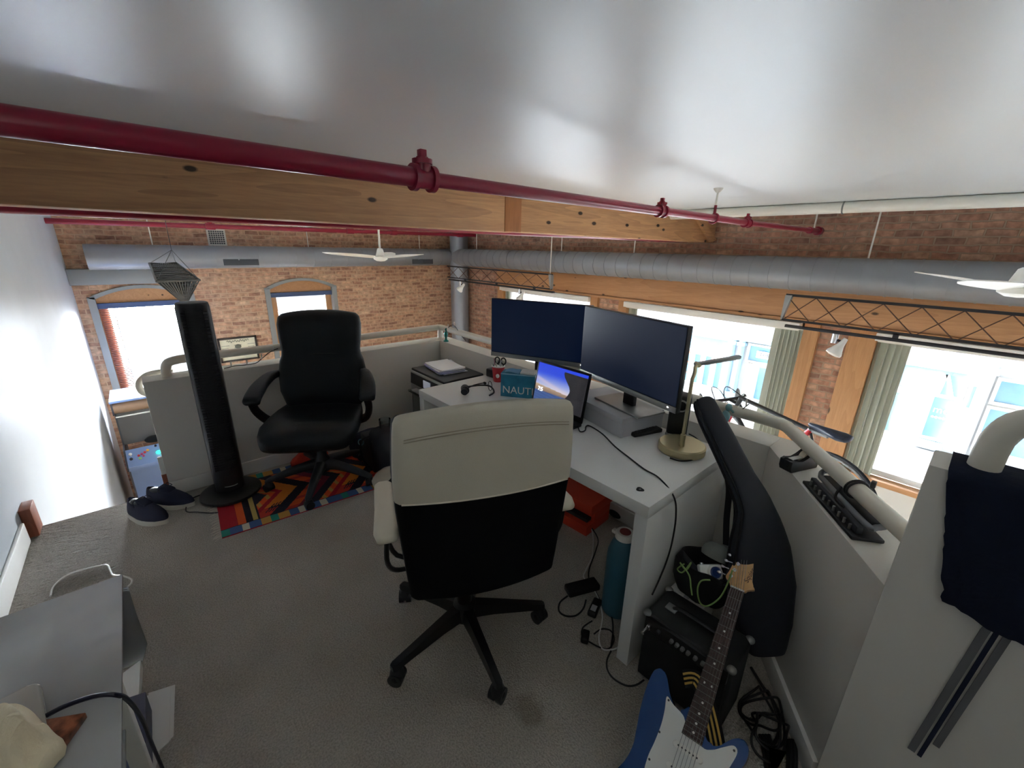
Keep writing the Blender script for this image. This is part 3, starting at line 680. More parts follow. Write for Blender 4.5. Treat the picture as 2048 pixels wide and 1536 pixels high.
bm = newbm(); bag_loft(bm, [((XO, 0.03, z), (0.25*s, 0, 0), (0, 0.235*s, 0)) for z, s in ((0.435, 0.9), (0.445, 0.97), (0.48, 1.0), (0.51, 0.97), (0.525, 0.85))], 40, 5); obj('seat', bm, M['creamvinyl'], t, local=True)
def shiftx(rings, dx): return [[p+V((dx, 0, 0)) for p in r] for r in rings]
zs = 0.815
def bw(z): return 0.262 + 0.033*min(1, max(0, (z-0.40)/0.42)) - (0.012*max(0, (z-0.9)/0.2) if z > 0.9 else 0)
lo = [(0.402, 0.25, -0.178, 0.012, 0), (0.42, bw(0.42), -0.178, 0.024, 0)] + [(z, bw(z), -0.178-0.035*(z-0.42)/0.66, 0.030, 0) for z in (0.5, 0.6, 0.7, 0.8, zs)]
bm = newbm(); loft(bm, shiftx(panel_rings(lo), XO+0.01)); obj('lower_backrest', bm, M['meshblack'], t, 50, local=True)
hi = [(zs, bw(zs)+0.002, -0.178-0.035*(zs-0.42)/0.66, 0.033, 0)] + [(z, bw(z)+0.002, -0.178-0.035*(z-0.42)/0.66, 0.034, 0.036*(z-zs)/0.26) for z in (0.88, 0.94, 1.0, 1.04)] + [(1.075, bw(1.06)-0.001, -0.212, 0.031, 0.033), (1.087, bw(1.07)-0.006, -0.210, 0.022, 0.033), (1.092, bw(1.07)-0.016, -0.208, 0.008, 0.033)]
bm = newbm(); loft(bm, shiftx(panel_rings(hi), XO+0.01)); hb = obj('upper_backrest', bm, M['creamcloth'], t, 50, local=True); lab(hb, 'cream upper part of the backrest')
bm = newbm(); loft(bm, shiftx(panel_rings([(0.43, 0.255, -0.145, 0.010, 0), (0.45, 0.268, -0.145, 0.026, 0)] + [(z, bw(z)+0.004, -0.147-0.035*(z-0.42)/0.66, 0.027, 0.03*max(0, z-zs)/0.26) for z in (0.6, 0.75, 0.9, 1.0)] + [(1.07, bw(1.06)+0.002, -0.180, 0.024, 0.030), (1.082, bw(1.07)-0.008, -0.18, 0.010, 0.030)]), XO+0.01)); lab(obj('front_cushion', bm, mat('charcoal_cloth', (52, 54, 58), 0.9), t, 50, local=True), 'charcoal front cushion of the backrest')
M['stitch'] = mat('stitching', (166, 156, 134), 0.8)
bm = newbm()
for z in (1.028, 1.019):
    w = bw(z)-0.03
    tube(bm, [(XO+0.01+w*s, -0.2095-0.0352-0.035*(1-(s*w/bw(z))**2), z+0.034*(1-(s*w/bw(z))**2)) for s in [-1+k/12 for k in range(25)]], 0.0016, 6)
obj('stitch_line', bm, M['stitch'], hb, local=True)
bm = newbm(); w = bw(zs)
tube(bm, [(XO+0.01+(w-0.02)*s, -0.199-0.033-0.035*(1-(s*0.93)**2), zs+0.001) for s in [-1+k/12 for k in range(25)]], 0.003, 6); obj('piping', bm, M['creamvinyl'], hb, local=True)
for s, x in ((-1, -0.285), (1, 0.345)):
    bm = newbm(); rings = []
    for y, w, h in ((-0.195, 0.010, 0.005), (-0.188, 0.032, 0.016), (-0.15, 0.041, 0.021), (0.0, 0.036, 0.020), (0.12, 0.036, 0.019), (0.16, 0.034, 0.018), (0.178, 0.024, 0.012), (0.184, 0.010, 0.005)):
        rings.append([V((x+px, y, 0.655+py + (0.012 if y < -0.1 else 0))) for px, py in rrect(2*w, 2*h, min(w, h)*0.9, 4)])
    loft(bm, rings); obj('armrest', bm, M['creamvinyl'], t, 60, local=True)
    bm = newbm(); tube(bm, [(x, 0.10, 0.64), (x+0.005*s, 0.06, 0.52), (x-0.03*s, 0.02, 0.43), (x-0.13*s, 0.0, 0.42)], 0.009, 10, 4); tube(bm, [(x, -0.16, 0.65), (x+0.005*s, -0.12, 0.52), (x-0.03*s, -0.06, 0.43), (x-0.13*s, -0.04, 0.42)], 0.009, 10, 4); obj('arm_support', bm, M['blackmetal'], t, local=True)

# black leather executive chair, facing the camera
t = thing('office_chair', 'black leather high-back swivel chair standing on the patterned rug, facing the camera', 'office chair', M=Mz((0.73, 2.745, 0.0085), 149), group='swivel chairs')
for k in range(5):
    a = radians(16+72*k); d = V((cos(a), sin(a), 0)); s = V((-d.y, d.x, 0))
    bm = newbm(); rings = []
    for u, w, z0, z1 in ((0.02, 0.035, 0.09, 0.17), (0.10, 0.030, 0.10, 0.155), (0.2, 0.024, 0.085, 0.135), (0.3, 0.02, 0.065, 0.10), (0.34, 0.019, 0.06, 0.082), (0.352, 0.012, 0.062, 0.074)):
        rings.append([d*u + s*px + V((0, 0, (z0+z1)/2+py)) for px, py in rrect(2*w, z1-z0, min(w, (z1-z0)/2)*0.7, 3)])
    loft(bm, rings); obj('base_leg', bm, M['darkgrey'], t, 50, local=True)
    castor(t, d*0.335, a, M['black'], 0.026)
bm = newbm(); lathe(bm, [(0.0, 0.08), (0.05, 0.085), (0.05, 0.17), (0.034, 0.19), (0.032, 0.33), (0.02, 0.33), (0.02, 0.40), (0.0, 0.40)]); obj('gas_column', bm, M['black'], t, local=True)
bm = newbm(); cbox(bm, (0, 0.0, 0.385), (0.3, 0.32, 0.05), 0.012); obj('seat_plate', bm, M['black'], t, local=True)
bm = newbm()
rings = []
for y, w, zt, zb in ((-0.24, 0.20, 0.49, 0.44), (-0.22, 0.25, 0.505, 0.42), (-0.1, 0.275, 0.51, 0.405), (0.05, 0.285, 0.515, 0.395), (0.18, 0.285, 0.515, 0.385), (0.26, 0.27, 0.50, 0.365), (0.305, 0.245, 0.475, 0.365), (0.325, 0.20, 0.44, 0.39)):
    rg = []
    for k in range(36):
        a = 2*pi*k/36; ca, sa = cos(a), sin(a); e = 2/4.0
        rg.append(V((w*math.copysign(abs(ca)**e, ca), y + 0.0, (zt+zb)/2 + (zt-zb)/2*math.copysign(abs(sa)**e, sa))))
    rings.append(rg)
loft(bm, rings); obj('seat', bm, M['leather'], t, 60, local=True)
secs = [(0.46, 0.19, -0.20, 0.04, 0), (0.50, 0.235, -0.21, 0.06, 0), (0.60, 0.25, -0.225, 0.065, 0), (0.72, 0.25, -0.235, 0.068, 0), (0.80, 0.238, -0.245, 0.062, 0), (0.84, 0.225, -0.25, 0.055, 0), (0.87, 0.222, -0.255, 0.06, 0), (0.96, 0.232, -0.27, 0.068, 0), (1.04, 0.236, -0.285, 0.066, 0.004), (1.085, 0.228, -0.295, 0.055, 0.008), (1.105, 0.21, -0.30, 0.04, 0.01), (1.115, 0.17, -0.30, 0.015, 0.012)]
bm = newbm(); rings = []
for z, w, y, h, arch in secs:
    w *= 1.13 if z > 0.5 else 1.06
    rings.append([V((px-0.022, y+py + 0.03*(px/w)**2, z+arch*(1-(px/w)**2))) for px, py in rrect2(2*w, 2*h, min(h, w)*0.95, 6)])
loft(bm, rings); bk = obj('backrest', bm, M['leather'], t, 60, local=True)
bm = newbm()
for s in (-1, 1): tube(bm, [(s*0.145, -0.172, 0.50), (s*0.135, -0.163, 0.62), (s*0.14, -0.170, 0.72), (s*0.17, -0.178, 0.775), (s*0.215, -0.188, 0.80)], 0.0035, 6, 4)
tube(bm, [(-0.2, -0.185, 0.855), (-0.1, -0.194, 0.848), (0.1, -0.194, 0.848), (0.2, -0.185, 0.855)], 0.0035, 6, 4)
tube(bm, [(-0.2, -0.155, 0.585), (-0.1, -0.160, 0.572), (0.1, -0.160, 0.572), (0.2, -0.155, 0.585)], 0.003, 6, 4)
obj('leather_seam', bm, M['black'], bk, local=True)
for s in (-1, 1):
    x = 0.30*s - (0.02 if s < 0 else 0)
    bm = newbm(); rings = []
    P = smooth_path([(x*0.83, -0.215, 0.715), (x*0.95, -0.14, 0.72), (x*1.04, -0.03, 0.695), (x*1.08, 0.07, 0.655), (x*1.08, 0.125, 0.625)], 4)
    for i, p in enumerate(P):
        u = i/(len(P)-1); w = 0.028+0.022*min(1, u*1.6); h = 0.023
        if i == len(P)-1: w *= 0.75; h *= 0.6
        rings.append([p + V((a, 0, b)) for a, b in rrect(2*w, 2*h, h*0.9, 4)])
    loft(bm, rings); obj('armrest', bm, M['leather'], t, 60, local=True)
    bm = newbm(); tube(bm, smooth_path([(x*1.08, 0.11, 0.615), (x*1.08, 0.07, 0.55), (x*1.0, 0.0, 0.465), (x*0.85, -0.05, 0.42), (x*0.5, -0.04, 0.40)], 4), 0.022, 12, flat=1.4); obj('arm_bracket', bm, M['black'], t, 60, local=True)

# ---- tower fan
t = thing('tower_fan', 'tall black tower fan on a round base at the left edge of the rug', 'fan', M=Mz((0.215, 2.955, 0.0085), -4))
bm = newbm(); lathe(bm, [(0.0, 0.006), (0.165, 0.006), (0.17, 0.012), (0.168, 0.024), (0.15, 0.034), (0.08, 0.044), (0.0, 0.046)], seg=48); obj('base', bm, M['black'], t, local=True)
def fan_ring(z, s=1.0, f=1.0): 
    return [V((0.078*s*math.copysign(abs(cos(a))**0.8, cos(a)), 0.062*s*sin(a)*f, z)) for a in [2*pi*k/40 for k in range(40)]]
bm = newbm(); loft(bm, [fan_ring(0.044), fan_ring(0.10), fan_ring(1.205), fan_ring(1.222, 0.96), fan_ring(1.226, 0.85)]); obj('housing', bm, mat('fan_housing', (26, 26, 30), 0.4), t, local=True)
bm = newbm()
for k in range(60): z = 0.2+k*0.0165; box(bm, -0.06, 0.06, -0.0635, -0.050, z, z+0.004)
for s in (-1, 0, 1): box(bm, s*0.04-0.002, s*0.04+0.002, -0.0632, -0.05, 0.2, 1.19)
obj('grille', bm, M['black'], t, 0, local=True)
bm = newbm(); box(bm, 0.0745, 0.081, -0.012, 0.012, 0.1, 1.2, 0.002); box(bm, -0.081, -0.0745, -0.012, 0.012, 0.1, 1.2, 0.002); obj('silver_trim', bm, M['silver'], t, local=True)
bm = newbm(); tube(bm, [(-0.03, -0.064, 0.085), (-0.01, -0.066, 0.082), (0.02, -0.066, 0.082), (0.04, -0.063, 0.086)], 0.003, 6, 3); obj('foot_strip', bm, M['silver'], t, local=True)
obj('lettering', text_mesh('LASKO', 0.014, axes((0, -0.064, 0.155), (1, 0, 0), (0, 0, 1), (0, -1, 0)), 0.0015), M['darkgrey'], t, local=True)
# its flex
fl = newbm(); tube(fl, [on_z(x, y, 0.006) for x, y in ((437, 1025), (420, 1026), (395, 1024), (372, 1022), (380, 1000), (400, 990), (425, 980), (440, 972))], 0.0035, 8, 5)
obj('power_cord', fl, M['black'], t)

# ---- woven rug
RUG = [(176, 22, 36), (232, 92, 34), (228, 128, 36), (30, 25, 42), (70, 98, 150), (222, 214, 192), (204, 150, 70), (44, 140, 122), (120, 28, 48), (200, 58, 40), (196, 168, 96)]
RM = [mat('rug_wool_%s' % n, c, 0.95, bump=0.3, scale=260) for n, c in zip(('red', 'orange', 'amber', 'navy', 'blue', 'cream', 'gold', 'teal', 'maroon', 'brick', 'tan'), RUG)]
def rugcol(u, v):
    W = 0.66
    if v < 0.075 or v > W-0.075:
        if 0.068 < v < W-0.068: return 3
        seq = [(0.04, 7), (0.06, 4), (0.035, 5), (0.06, 4), (0.05, 6), (0.04, 7), (0.06, 6), (0.05, 4), (0.035, 5), (0.09, 4), (0.04, 5), (0.09, 4)]
        x = u % 0.65
        for w, c in seq:
            if x < w: return c
            x -= w
        return 4
    for a, c in ((0.085, 0), (0.125, 1), (0.16, 3), (0.185, 10), (0.195, 3)):
        if u < a: return c
    v -= 0.075; H = W-0.15; q = u-0.195
    tri = abs(((v/H)*2) % 2 - 1)          # pointed towards the middle
    x = (q + 0.20*(1-tri)*-1 + 0.5) % 0.46
    # little comb marks
    if 0.03 < x < 0.10 and 0.04 < v < 0.12 and (int(x/0.009) % 2 == 0 or 0.075 < v < 0.088): return 3
    if x < 0.09: return 2 if v > 0.09 else 9
    if x < 0.17: return 3
    if x < 0.24: return 1 if int(v/0.03) % 3 else 9
    if x < 0.30: return 8
    if x < 0.37: return 3
    if x < 0.42: return 1 if (x+v) % 0.07 < 0.045 else 6
    return 0
t = thing('woven_rug', 'colourful woven wool rug with zigzags lying under the black chair', 'rug', M=Mz((0.095, 2.482, 0), -3.8))
bm = newbm(); NU, NV = 250, 132; L, W = 1.25, 0.66
vg = [[bm.verts.new((L*i/NU, W*j/NV, 0.007+0.001*sin(i*0.35)*sin(j*0.3))) for j in range(NV+1)] for i in range(NU+1)]
for i in range(NU):
    for j in range(NV):
        f = bm.faces.new((vg[i][j], vg[i+1][j], vg[i+1][j+1], vg[i][j+1])); f.material_index = rugcol(L*(i+0.5)/NU, W*(j+0.5)/NV)
rim = [vg[i][0] for i in range(NU+1)] + [vg[NU][j] for j in range(1, NV+1)] + [vg[i][NV] for i in range(NU-1, -1, -1)] + [vg[0][j] for j in range(NV-1, 0, -1)]
low = [bm.verts.new((v.co.x, v.co.y, 0.0005)) for v in rim]
for i in range(len(rim)): bm.faces.new((rim[i], low[i], low[(i+1) % len(rim)], rim[(i+1) % len(rim)]))
obj('rug_weave', bm, RM, t, 0, local=True)
bm = newbm()
for k in range(64):
    y = 0.005+0.65*k/63; a = random.uniform(-0.5, 0.5)
    tube(bm, [(0.004, y, 0.005), (-0.018, y+0.01*a, 0.004), (-0.03-random.random()*0.02, y+0.03*a-0.008, 0.003)], 0.0012, 5)
o = obj('fringe', bm, mat('cream_fringe', (220, 212, 196), 0.9), t, local=True)
bm = newbm()
rings = []
for i in range(12):
    u = i/11; c = V((0.60+0.26*u, 3.06+0.04*sin(u*3), 0.035)); w = 0.015+0.055*sin(pi*min(1, max(0, u)))**0.6; h = 0.02+0.05*sin(pi*u)**0.7
    rings.append([c + V((0, w*cos(a), h*sin(a)*(0.85+0.15*sin(3*a+i)))) for a in [2*pi*k/18 for k in range(18)]])
loft(bm, rings); tag(obj('folded_cloth', bm, mat('orange_red_cloth', (200, 66, 44), 0.9, bump=0.3, scale=40)), 'orange-red bundled cloth on the rug behind the black chair base', 'cloth')

# ---- sneakers
M['navycloth'] = mat('navy_knit', (34, 36, 58), 0.9, bump=0.25, scale=400)
M['sole'] = mat('off_white_sole', (214, 210, 198), 0.6)
def sneaker(Mx, lbl):
    t = thing('sneaker', lbl, 'shoe', M=Mx, group='navy sneakers')
    out = []
    def half(y):   # sole half width, offset
        u = (y+0.145)/0.29
        return 0.034 + 0.017*sin(pi*min(1, u*1.05))**0.8 + 0.008*max(0, sin(pi*(u-0.35)/0.65))*(u > 0.35), 0.006*sin(pi*u)
    ys = [-0.145, -0.138, -0.12, -0.09, -0.05, 0.0, 0.04, 0.08, 0.11, 0.13, 0.142, 0.146]
    fac = [0.35, 0.72, 0.93, 1, 1, 1, 1, 0.98, 0.86, 0.64, 0.36, 0.15]
    bm = newbm(); rings = []
    for y, f in zip(ys, fac):
        w, o = half(y); w *= f*1.07; hz = 0.03 if y < 0.1 else 0.027
        rings.append([V((o-w, y, 0)), V((o+w, y, 0)), V((o+w*1.02, y, hz*0.6)), V((o+w*0.97, y, hz)), V((o-w*0.97, y, hz)), V((o-w*1.02, y, hz*0.6))])
    loft(bm, rings); obj('sole', bm, M['sole'], t, 60, local=True)
    bm = newbm(); rings = []
    tops = [0.09, 0.112, 0.116, 0.104, 0.104, 0.11, 0.096, 0.078, 0.064, 0.052, 0.043, 0.035]
    for y, f, zt in zip(ys, fac, tops):
        w, o = half(y); w *= f
        nw = 0.62 if y < 0.0 else 0.7
        rg = []
        for k in range(17):
            a = pi*k/16; ca, sa = cos(a), sin(a)
            wid = w*(1-(1-nw)*sa**1.5)
            dip = 0.0
            if y < 0.0 and abs(ca) < 0.55: dip = 0.03*(1-abs(ca)/0.55)*min(1, (0.0-y)/0.05)*min(1, max(0, (y+0.14)/0.02))
            rg.append(V((o+wid*math.copysign(abs(ca)**0.7, ca), y, 0.026+(zt-0.026)*sa**0.75 - dip)))
        rings.append(rg)
    loft(bm, rings); up = obj('upper', bm, M['navycloth'], t, 70, local=True)
    bm = newbm(); ellip(bm, (0.004, -0.075, 0.096), (0.026, 0.05, 0.012), 20, 8); obj('dark_opening', bm, M['black'], t, local=True)  # solid dark patch standing in for the hollow shoe opening
    bm = newbm(); hexa(bm, [V((-0.022, -0.03, 0.098)), V((0.03, -0.03, 0.098)), V((0.03, 0.03, 0.098)), V((-0.022, 0.03, 0.098)), V((-0.02, -0.045, 0.130)), V((0.028, -0.045, 0.130)), V((0.028, 0.02, 0.112)), V((-0.02, 0.02, 0.112))], 0.004); obj('tongue', bm, M['navycloth'], t, local=True)
    bm = newbm()
    for k in range(4):
        y = -0.015+0.022*k; z = 0.117-0.010*k
        tube(bm, [(-0.027, y-0.004, z-0.012), (0.004, y, z), (0.034, y+0.004, z-0.012)], 0.0025, 6, 3)
    tube(bm, [(0.0, -0.02, 0.121), (-0.03, -0.035, 0.128), (-0.045, -0.02, 0.105), (-0.01, -0.015, 0.12)], 0.002, 6, 4); tube(bm, [(0.0, -0.02, 0.121), (0.04, -0.03, 0.128), (0.055, -0.01, 0.10)], 0.002, 6, 4)
    obj('laces', bm, M['navycloth'], t, local=True)
    return t
def toe(h, tt):
    h, tt = V(h), V(tt); return Mz((h+tt)/2, math.degrees(atan2(tt.y-h.y, tt.x-h.x))-90)
s0 = sneaker(toe((-0.265, 3.085, 0), (-0.125, 2.845, 0)), 'navy sneaker nearer the camera, at the edge of the carpet above the stairs')
dup(s0, toe((-0.155, 3.135, 0), (-0.012, 2.985, 0)), 'navy sneaker beside the grey wall end, half behind the other shoe', 'navy sneakers')
# ================================================================== things on the desk
ZD = 0.7305
# ---- monitors
M['panel'] = mat('dark_screen_glass', (10, 16, 30), 0.3, spec=0.4, emit=(16, 30, 60), estr=SCREEN*0.3)
M['bezel'] = mat('black_bezel', (14, 14, 16), 0.4)
M['greycard'] = mat('pale_grey_box_card', (186, 186, 190), 0.7)
def monitor(lbl, pl, pr, z0, z1, base):
    """pl, pr: lower corners left and right as the viewer sees them"""
    pl, pr = V((pl[0], pl[1], 0)), V((pr[0], pr[1], 0)); w = (pr-pl).length; ux = (pr-pl)/w; nz = V((ux.y, -ux.x, 0))  # towards the viewer
    if nz.x > 0: nz = -nz
    t = thing('monitor', lbl, 'monitor', M=Matrix.Translation((base[0], base[1], base[2])), group='two computer monitors')
    Mx = axes(pl + V((0, 0, z0)), ux, (0, 0, 1), nz); h = z1-z0
    bm = newbm(); box(bm, 0, w, 0, h, -0.028, 0.0, 0.002, M=Mx); box(bm, w*0.2, w*0.8, h*0.15, h*0.75, -0.05, -0.027, 0.01, M=Mx); obj('casing', bm, M['bezel'], t)
    bm = newbm(); box(bm, 0.004, w-0.004, 0.030, h-0.004, -0.001, 0.001, M=Mx); obj('screen', bm, M['panel'], t)
    bm = newbm(); box(bm, 0, w, 0.0, 0.026, -0.001, 0.003, 0.001, M=Mx); ch = obj('chin', bm, M['silver'], t); lab(ch, 'silver lower bezel')
    bm = newbm(); box(bm, w-0.045, w-0.038, 0.014, 0.018, 0.003, 0.0036, M=Mx); obj('power_light', bm, mat('white_led', (255, 255, 255), 0.5, emit=(255, 255, 255), estr=2.0), ch)
    c = pl + ux*w*0.5
    bm = newbm(); box(bm, w*0.5-0.035, w*0.5+0.035, base[2]-z0, h*0.5, -0.075, -0.05, 0.004, M=Mx); obj('neck', bm, M['black'], t)
    bm = newbm(); bc = w*0.5; box(bm, bc-0.155, bc+0.155, base[2]-z0, base[2]-z0+0.009, -0.145, 0.03, 0.002, M=Mx); obj('stand_base', bm, M['silver'], t)
    return t, Mx, w, h
B = Mz((1.558, 0.986, 0), -11.8)
t = thing('storage_box', 'pale grey cardboard box used as a riser under the right monitor', 'box', B @ V((0.14, 0.2, ZD)))
bm = newbm(); box(bm, 0.0, 0.268, 0, 0.40, ZD, 0.824, 0.001, M=B); obj('box_body', bm, M['greycard'], t, 30)
bm = newbm(); box(bm, -0.0025, 0.27, -0.0025, 0.4025, 0.80, 0.8265, 0.001, M=B); box(bm, 0.01, 0.268, -0.0022, -0.0005, ZD+0.002, 0.80, M=B); obj('box_lid', bm, M['greycard'], t, 30)
monitor('right-hand monitor with dark screen, standing on the pale grey box', (1.745, 1.403), (1.599, 0.764), 0.914, 1.282, (1.715, 1.075, 0.8275))
tl, MxL, wL, hL = monitor('left-hand monitor with dark screen, behind the open laptop', (1.643, 2.058), (1.902, 1.473), 0.897, 1.262, (1.80, 1.77, ZD))

# ---- laptop
hl, hr = V((1.515, 1.545, 0)), V((1.518, 1.187, 0)); ux = (hr-hl).normalized(); w = 0.358
back = V((1.566-1.518, 0, 0.255)).normalized(); fwd = back.cross(ux)
if fwd.x > 0: fwd = -fwd
t = thing('laptop', 'open black laptop showing a blue coastal picture, in front of the monitors', 'laptop', (1.40, 1.36, ZD))
bm = newbm(); box(bm, 1.275, 1.52, 1.187, 1.545, ZD, ZD+0.017, 0.003); obj('keyboard_base', bm, M['bezel'], t)
bm = newbm()
for i in range(5):
    for j in range(13): box(bm, 1.38+i*0.022, 1.38+i*0.022+0.018, 1.20+j*0.0255, 1.20+j*0.0255+0.0215, ZD+0.017, ZD+0.0185)
obj('keys', bm, M['black'], t)
Mx = axes(hl + V((0, 0, ZD+0.014)), ux, back, fwd); hh = 0.252
bm = newbm(); box(bm, 0, w, 0, hh, -0.008, 0.0, 0.003, M=Mx); lid = obj('screen_lid', bm, M['bezel'], t)
# wallpaper: small faces coloured one by one, shown by the screen's own light
m = bpy.data.materials.new('laptop_picture'); m.use_nodes = True; nt = NT(m); b = nt.n['Principled BSDF']; at = nt.new('ShaderNodeAttribute'); at.attribute_name = 'picture'
b.inputs['Base Color'].default_value = (0.01, 0.01, 0.01, 1); b.inputs['Roughness'].default_value = 0.3
nt.link(at.outputs['Color'], b.inputs['Emission Color']); b.inputs['Emission Strength'].default_value = SCREEN
NXP, NYP = 120, 70; x0, x1, y0, y1 = 0.012, w-0.012, 0.03, hh-0.012
bm = newbm(); cl = bm.loops.layers.float_color.new('picture')
vg = [[bm.verts.new(Mx @ V((x0+(x1-x0)*i/NXP, y0+(y1-y0)*j/NYP, 0.0012))) for j in range(NYP+1)] for i in range(NXP+1)]
def wall(u, v):
    def mixc(a, b, k): k = max(0, min(1, k)); return tuple(a[i]*(1-k)+b[i]*k for i in range(3))
    edge = 0.70 - 0.06*sin(v*9) - 0.10*v
    if u > edge and v < 0.93:
        n = 0.5+0.5*sin(u*61+3*sin(v*23))*sin(v*47+2*sin(u*31)); return mixc((20, 20, 24), (58, 54, 56), n*0.7)
    if v < 0.30: 
        n = 0.5+0.5*sin(v*90+u*14); return mixc((40, 66, 120), (70, 92, 140), n)
    if v < 0.46-0.12*u: return mixc((120, 100, 90), (186, 160, 132), (v-0.3)/0.16)
    k = (v-0.40)/0.6; c = mixc((196, 196, 206), (40, 72, 200), min(1, k*1.5)); c = mixc(c, (38, 60, 214), max(0, k-0.4))
    st = math.exp(-((v-0.62+0.35*u)/0.05)**2); return mixc(c, (206, 186, 196), 0.55*st)
for i in range(NXP):
    for j in range(NYP):
        f = bm.faces.new((vg[i][j], vg[i+1][j], vg[i+1][j+1], vg[i][j+1])); c = lin(wall((i+0.5)/NXP, (j+0.5)/NYP))
        for l in f.loops: l[cl] = c
scr = obj('screen', bm, m, lid, 0)
obj('clock_digits', text_mesh('7:5', 0.030, Mx @ Matrix.Translation((0.052, 0.10, 0.002)), 0.0002), mat('screen_white', (255, 255, 255), 0.5, emit=(235, 240, 250), estr=0.8), lid)

# ---- pencil cup, small boxes, headset
def hstack(px, py, z): return on_z(px, py, z)
t = thing('pen_cup', 'red and white paper cup full of pens and scissors', 'cup', (1.665, 2.01, ZD)); c = V((1.665, 2.01, 0))
bm = newbm(); lathe(bm, [(0.0, ZD), (0.031, ZD), (0.033, ZD+0.01), (0.0415, ZD+0.10), (0.0395, ZD+0.10), (0.031, ZD+0.015), (0.0, ZD+0.013)], Matrix.Translation(c)); obj('cup_body', bm, mat('red_paper_cup', (186, 34, 44), 0.45), t)
bm = newbm(); lathe(bm, [(0.0411, ZD+0.099), (0.0435, ZD+0.10), (0.0435, ZD+0.106), (0.041, ZD+0.108), (0.039, ZD+0.102)], Matrix.Translation(c)); obj('cup_rim', bm, M['white_metal'], t)
bm = newbm(); ellip(bm, (1.639, 1.985, ZD+0.045), (0.012, 0.012, 0.014), 10, 8); obj('cup_motif', bm, M['white_metal'], t)
pc = [(206, 206, 206), (60, 60, 64), (170, 120, 130), (90, 90, 96), (220, 214, 200)]
PENM = [mat('pen_barrel_%s' % n, q, 0.4) for n, q in zip(('silver', 'black', 'pink', 'grey', 'ivory'), pc)]
for k in range(7):
    a = 2*pi*k/7; p0 = c + V((0.016*cos(a), 0.016*sin(a), ZD+0.016)); p1 = c + V((0.034*cos(a), 0.034*sin(a), ZD+0.112+0.016*(k % 3)))
    bm = newbm(); cyl(bm, p0, p1, 0.0038, seg=10); cyl(bm, p1, p1+(p1-p0).normalized()*0.008, 0.003, 0.001, 10)
    tag(obj('pen', bm, PENM[k % 5]), 'pens bunched upright in the red paper cup', 'pen', 'pens in the red cup')
t = thing('scissors', 'scissors with black handles standing in the red paper cup', 'scissors', c+V((0.02, -0.01, ZD+0.03)))
u = V((0.35, -0.9, 0)).normalized()
for s in (-1, 1):
    q = c + u*0.024*s*0.6 + V((0.012, -0.006, ZD+0.136)); bm = newbm(); tube(bm, [q + u*0.017*cos(a) + V((0, 0, 0.021*sin(a))) + u*s*0.008 for a in [2*pi*k/18 for k in range(18)]], 0.0045, 8, closed=True); obj('handle', bm, M['black'], t)
bm = newbm(); tube(bm, [c+V((0.012, -0.006, ZD+0.118)), c+V((0.004, 0.0, ZD+0.02))], 0.004, 6, flat=2); obj('blades', bm, M['chrome'], t)
bm = newbm(); cbox(bm, (1.705, 2.105, ZD+0.0275), (0.07, 0.085, 0.055), 0.008, 3, rz=0.1); tag(obj('charger_block', bm, M['black']), 'small black block on the far end of the desk beside the red cup', 'charger')
M['bluecard'] = mat('blue_printed_card', (40, 132, 164), 0.4, var=0.3, vscale=14)
nb = on_z(1001, 792, ZD); NB = Mz((nb.x, nb.y, 0), 36); bw_ = 0.20
t = thing('product_box', 'blue box lettered NAUTI standing on the desk beside the laptop', 'box', NB @ V((0.06, -0.1, ZD)))
zt = zat((nb.x, nb.y), 1001, 746)
bm = newbm(); box(bm, 0, 0.09, -bw_, 0, ZD, zt, 0.002, M=NB); obj('carton', bm, M['bluecard'], t, 30)
obj('lettering', text_mesh('NAUTI', 0.062, NB @ axes((-0.0008, -0.010, ZD+0.042), (0, -1, 0), (0, 0, 1), (-1, 0, 0)), 0.0004, 'LEFT'), M['white_metal'], t)
bm = newbm(); box(bm, -0.0006, 0.0, -bw_, 0.0, zt-0.006, zt, M=NB); obj('pale_edge', bm, mat('pale_blue_edge', (150, 190, 206), 0.5), t)
bm = newbm(); rings = []
for i in range(9):
    u = i/8; rings.append([NB @ V((0.008+0.072*u, -0.02-0.085*v - 0.0, zt+0.006+0.018*sin(pi*u)*sin(pi*v)+0.004*sin(5*v+3*u))) for v in [k/8 for k in range(9)]])
R = loft(bm, rings, closed=False, cap=False); bmesh.ops.solidify(bm, geom=bm.faces[:], thickness=0.002)
tag(obj('face_mask', bm, mat('pale_blue_mask', (150, 196, 224), 0.8)), 'crumpled pale blue face mask on top of the blue box', 'mask')
bm = newbm(); cbox(bm, (0.045, -0.155, zt+0.006), (0.08, 0.085, 0.011), 0.001, M=NB); tag(obj('notepad', bm, M['trim'], None, 30), 'thin white notepad lying on top of the blue box beside the mask', 'notepad')
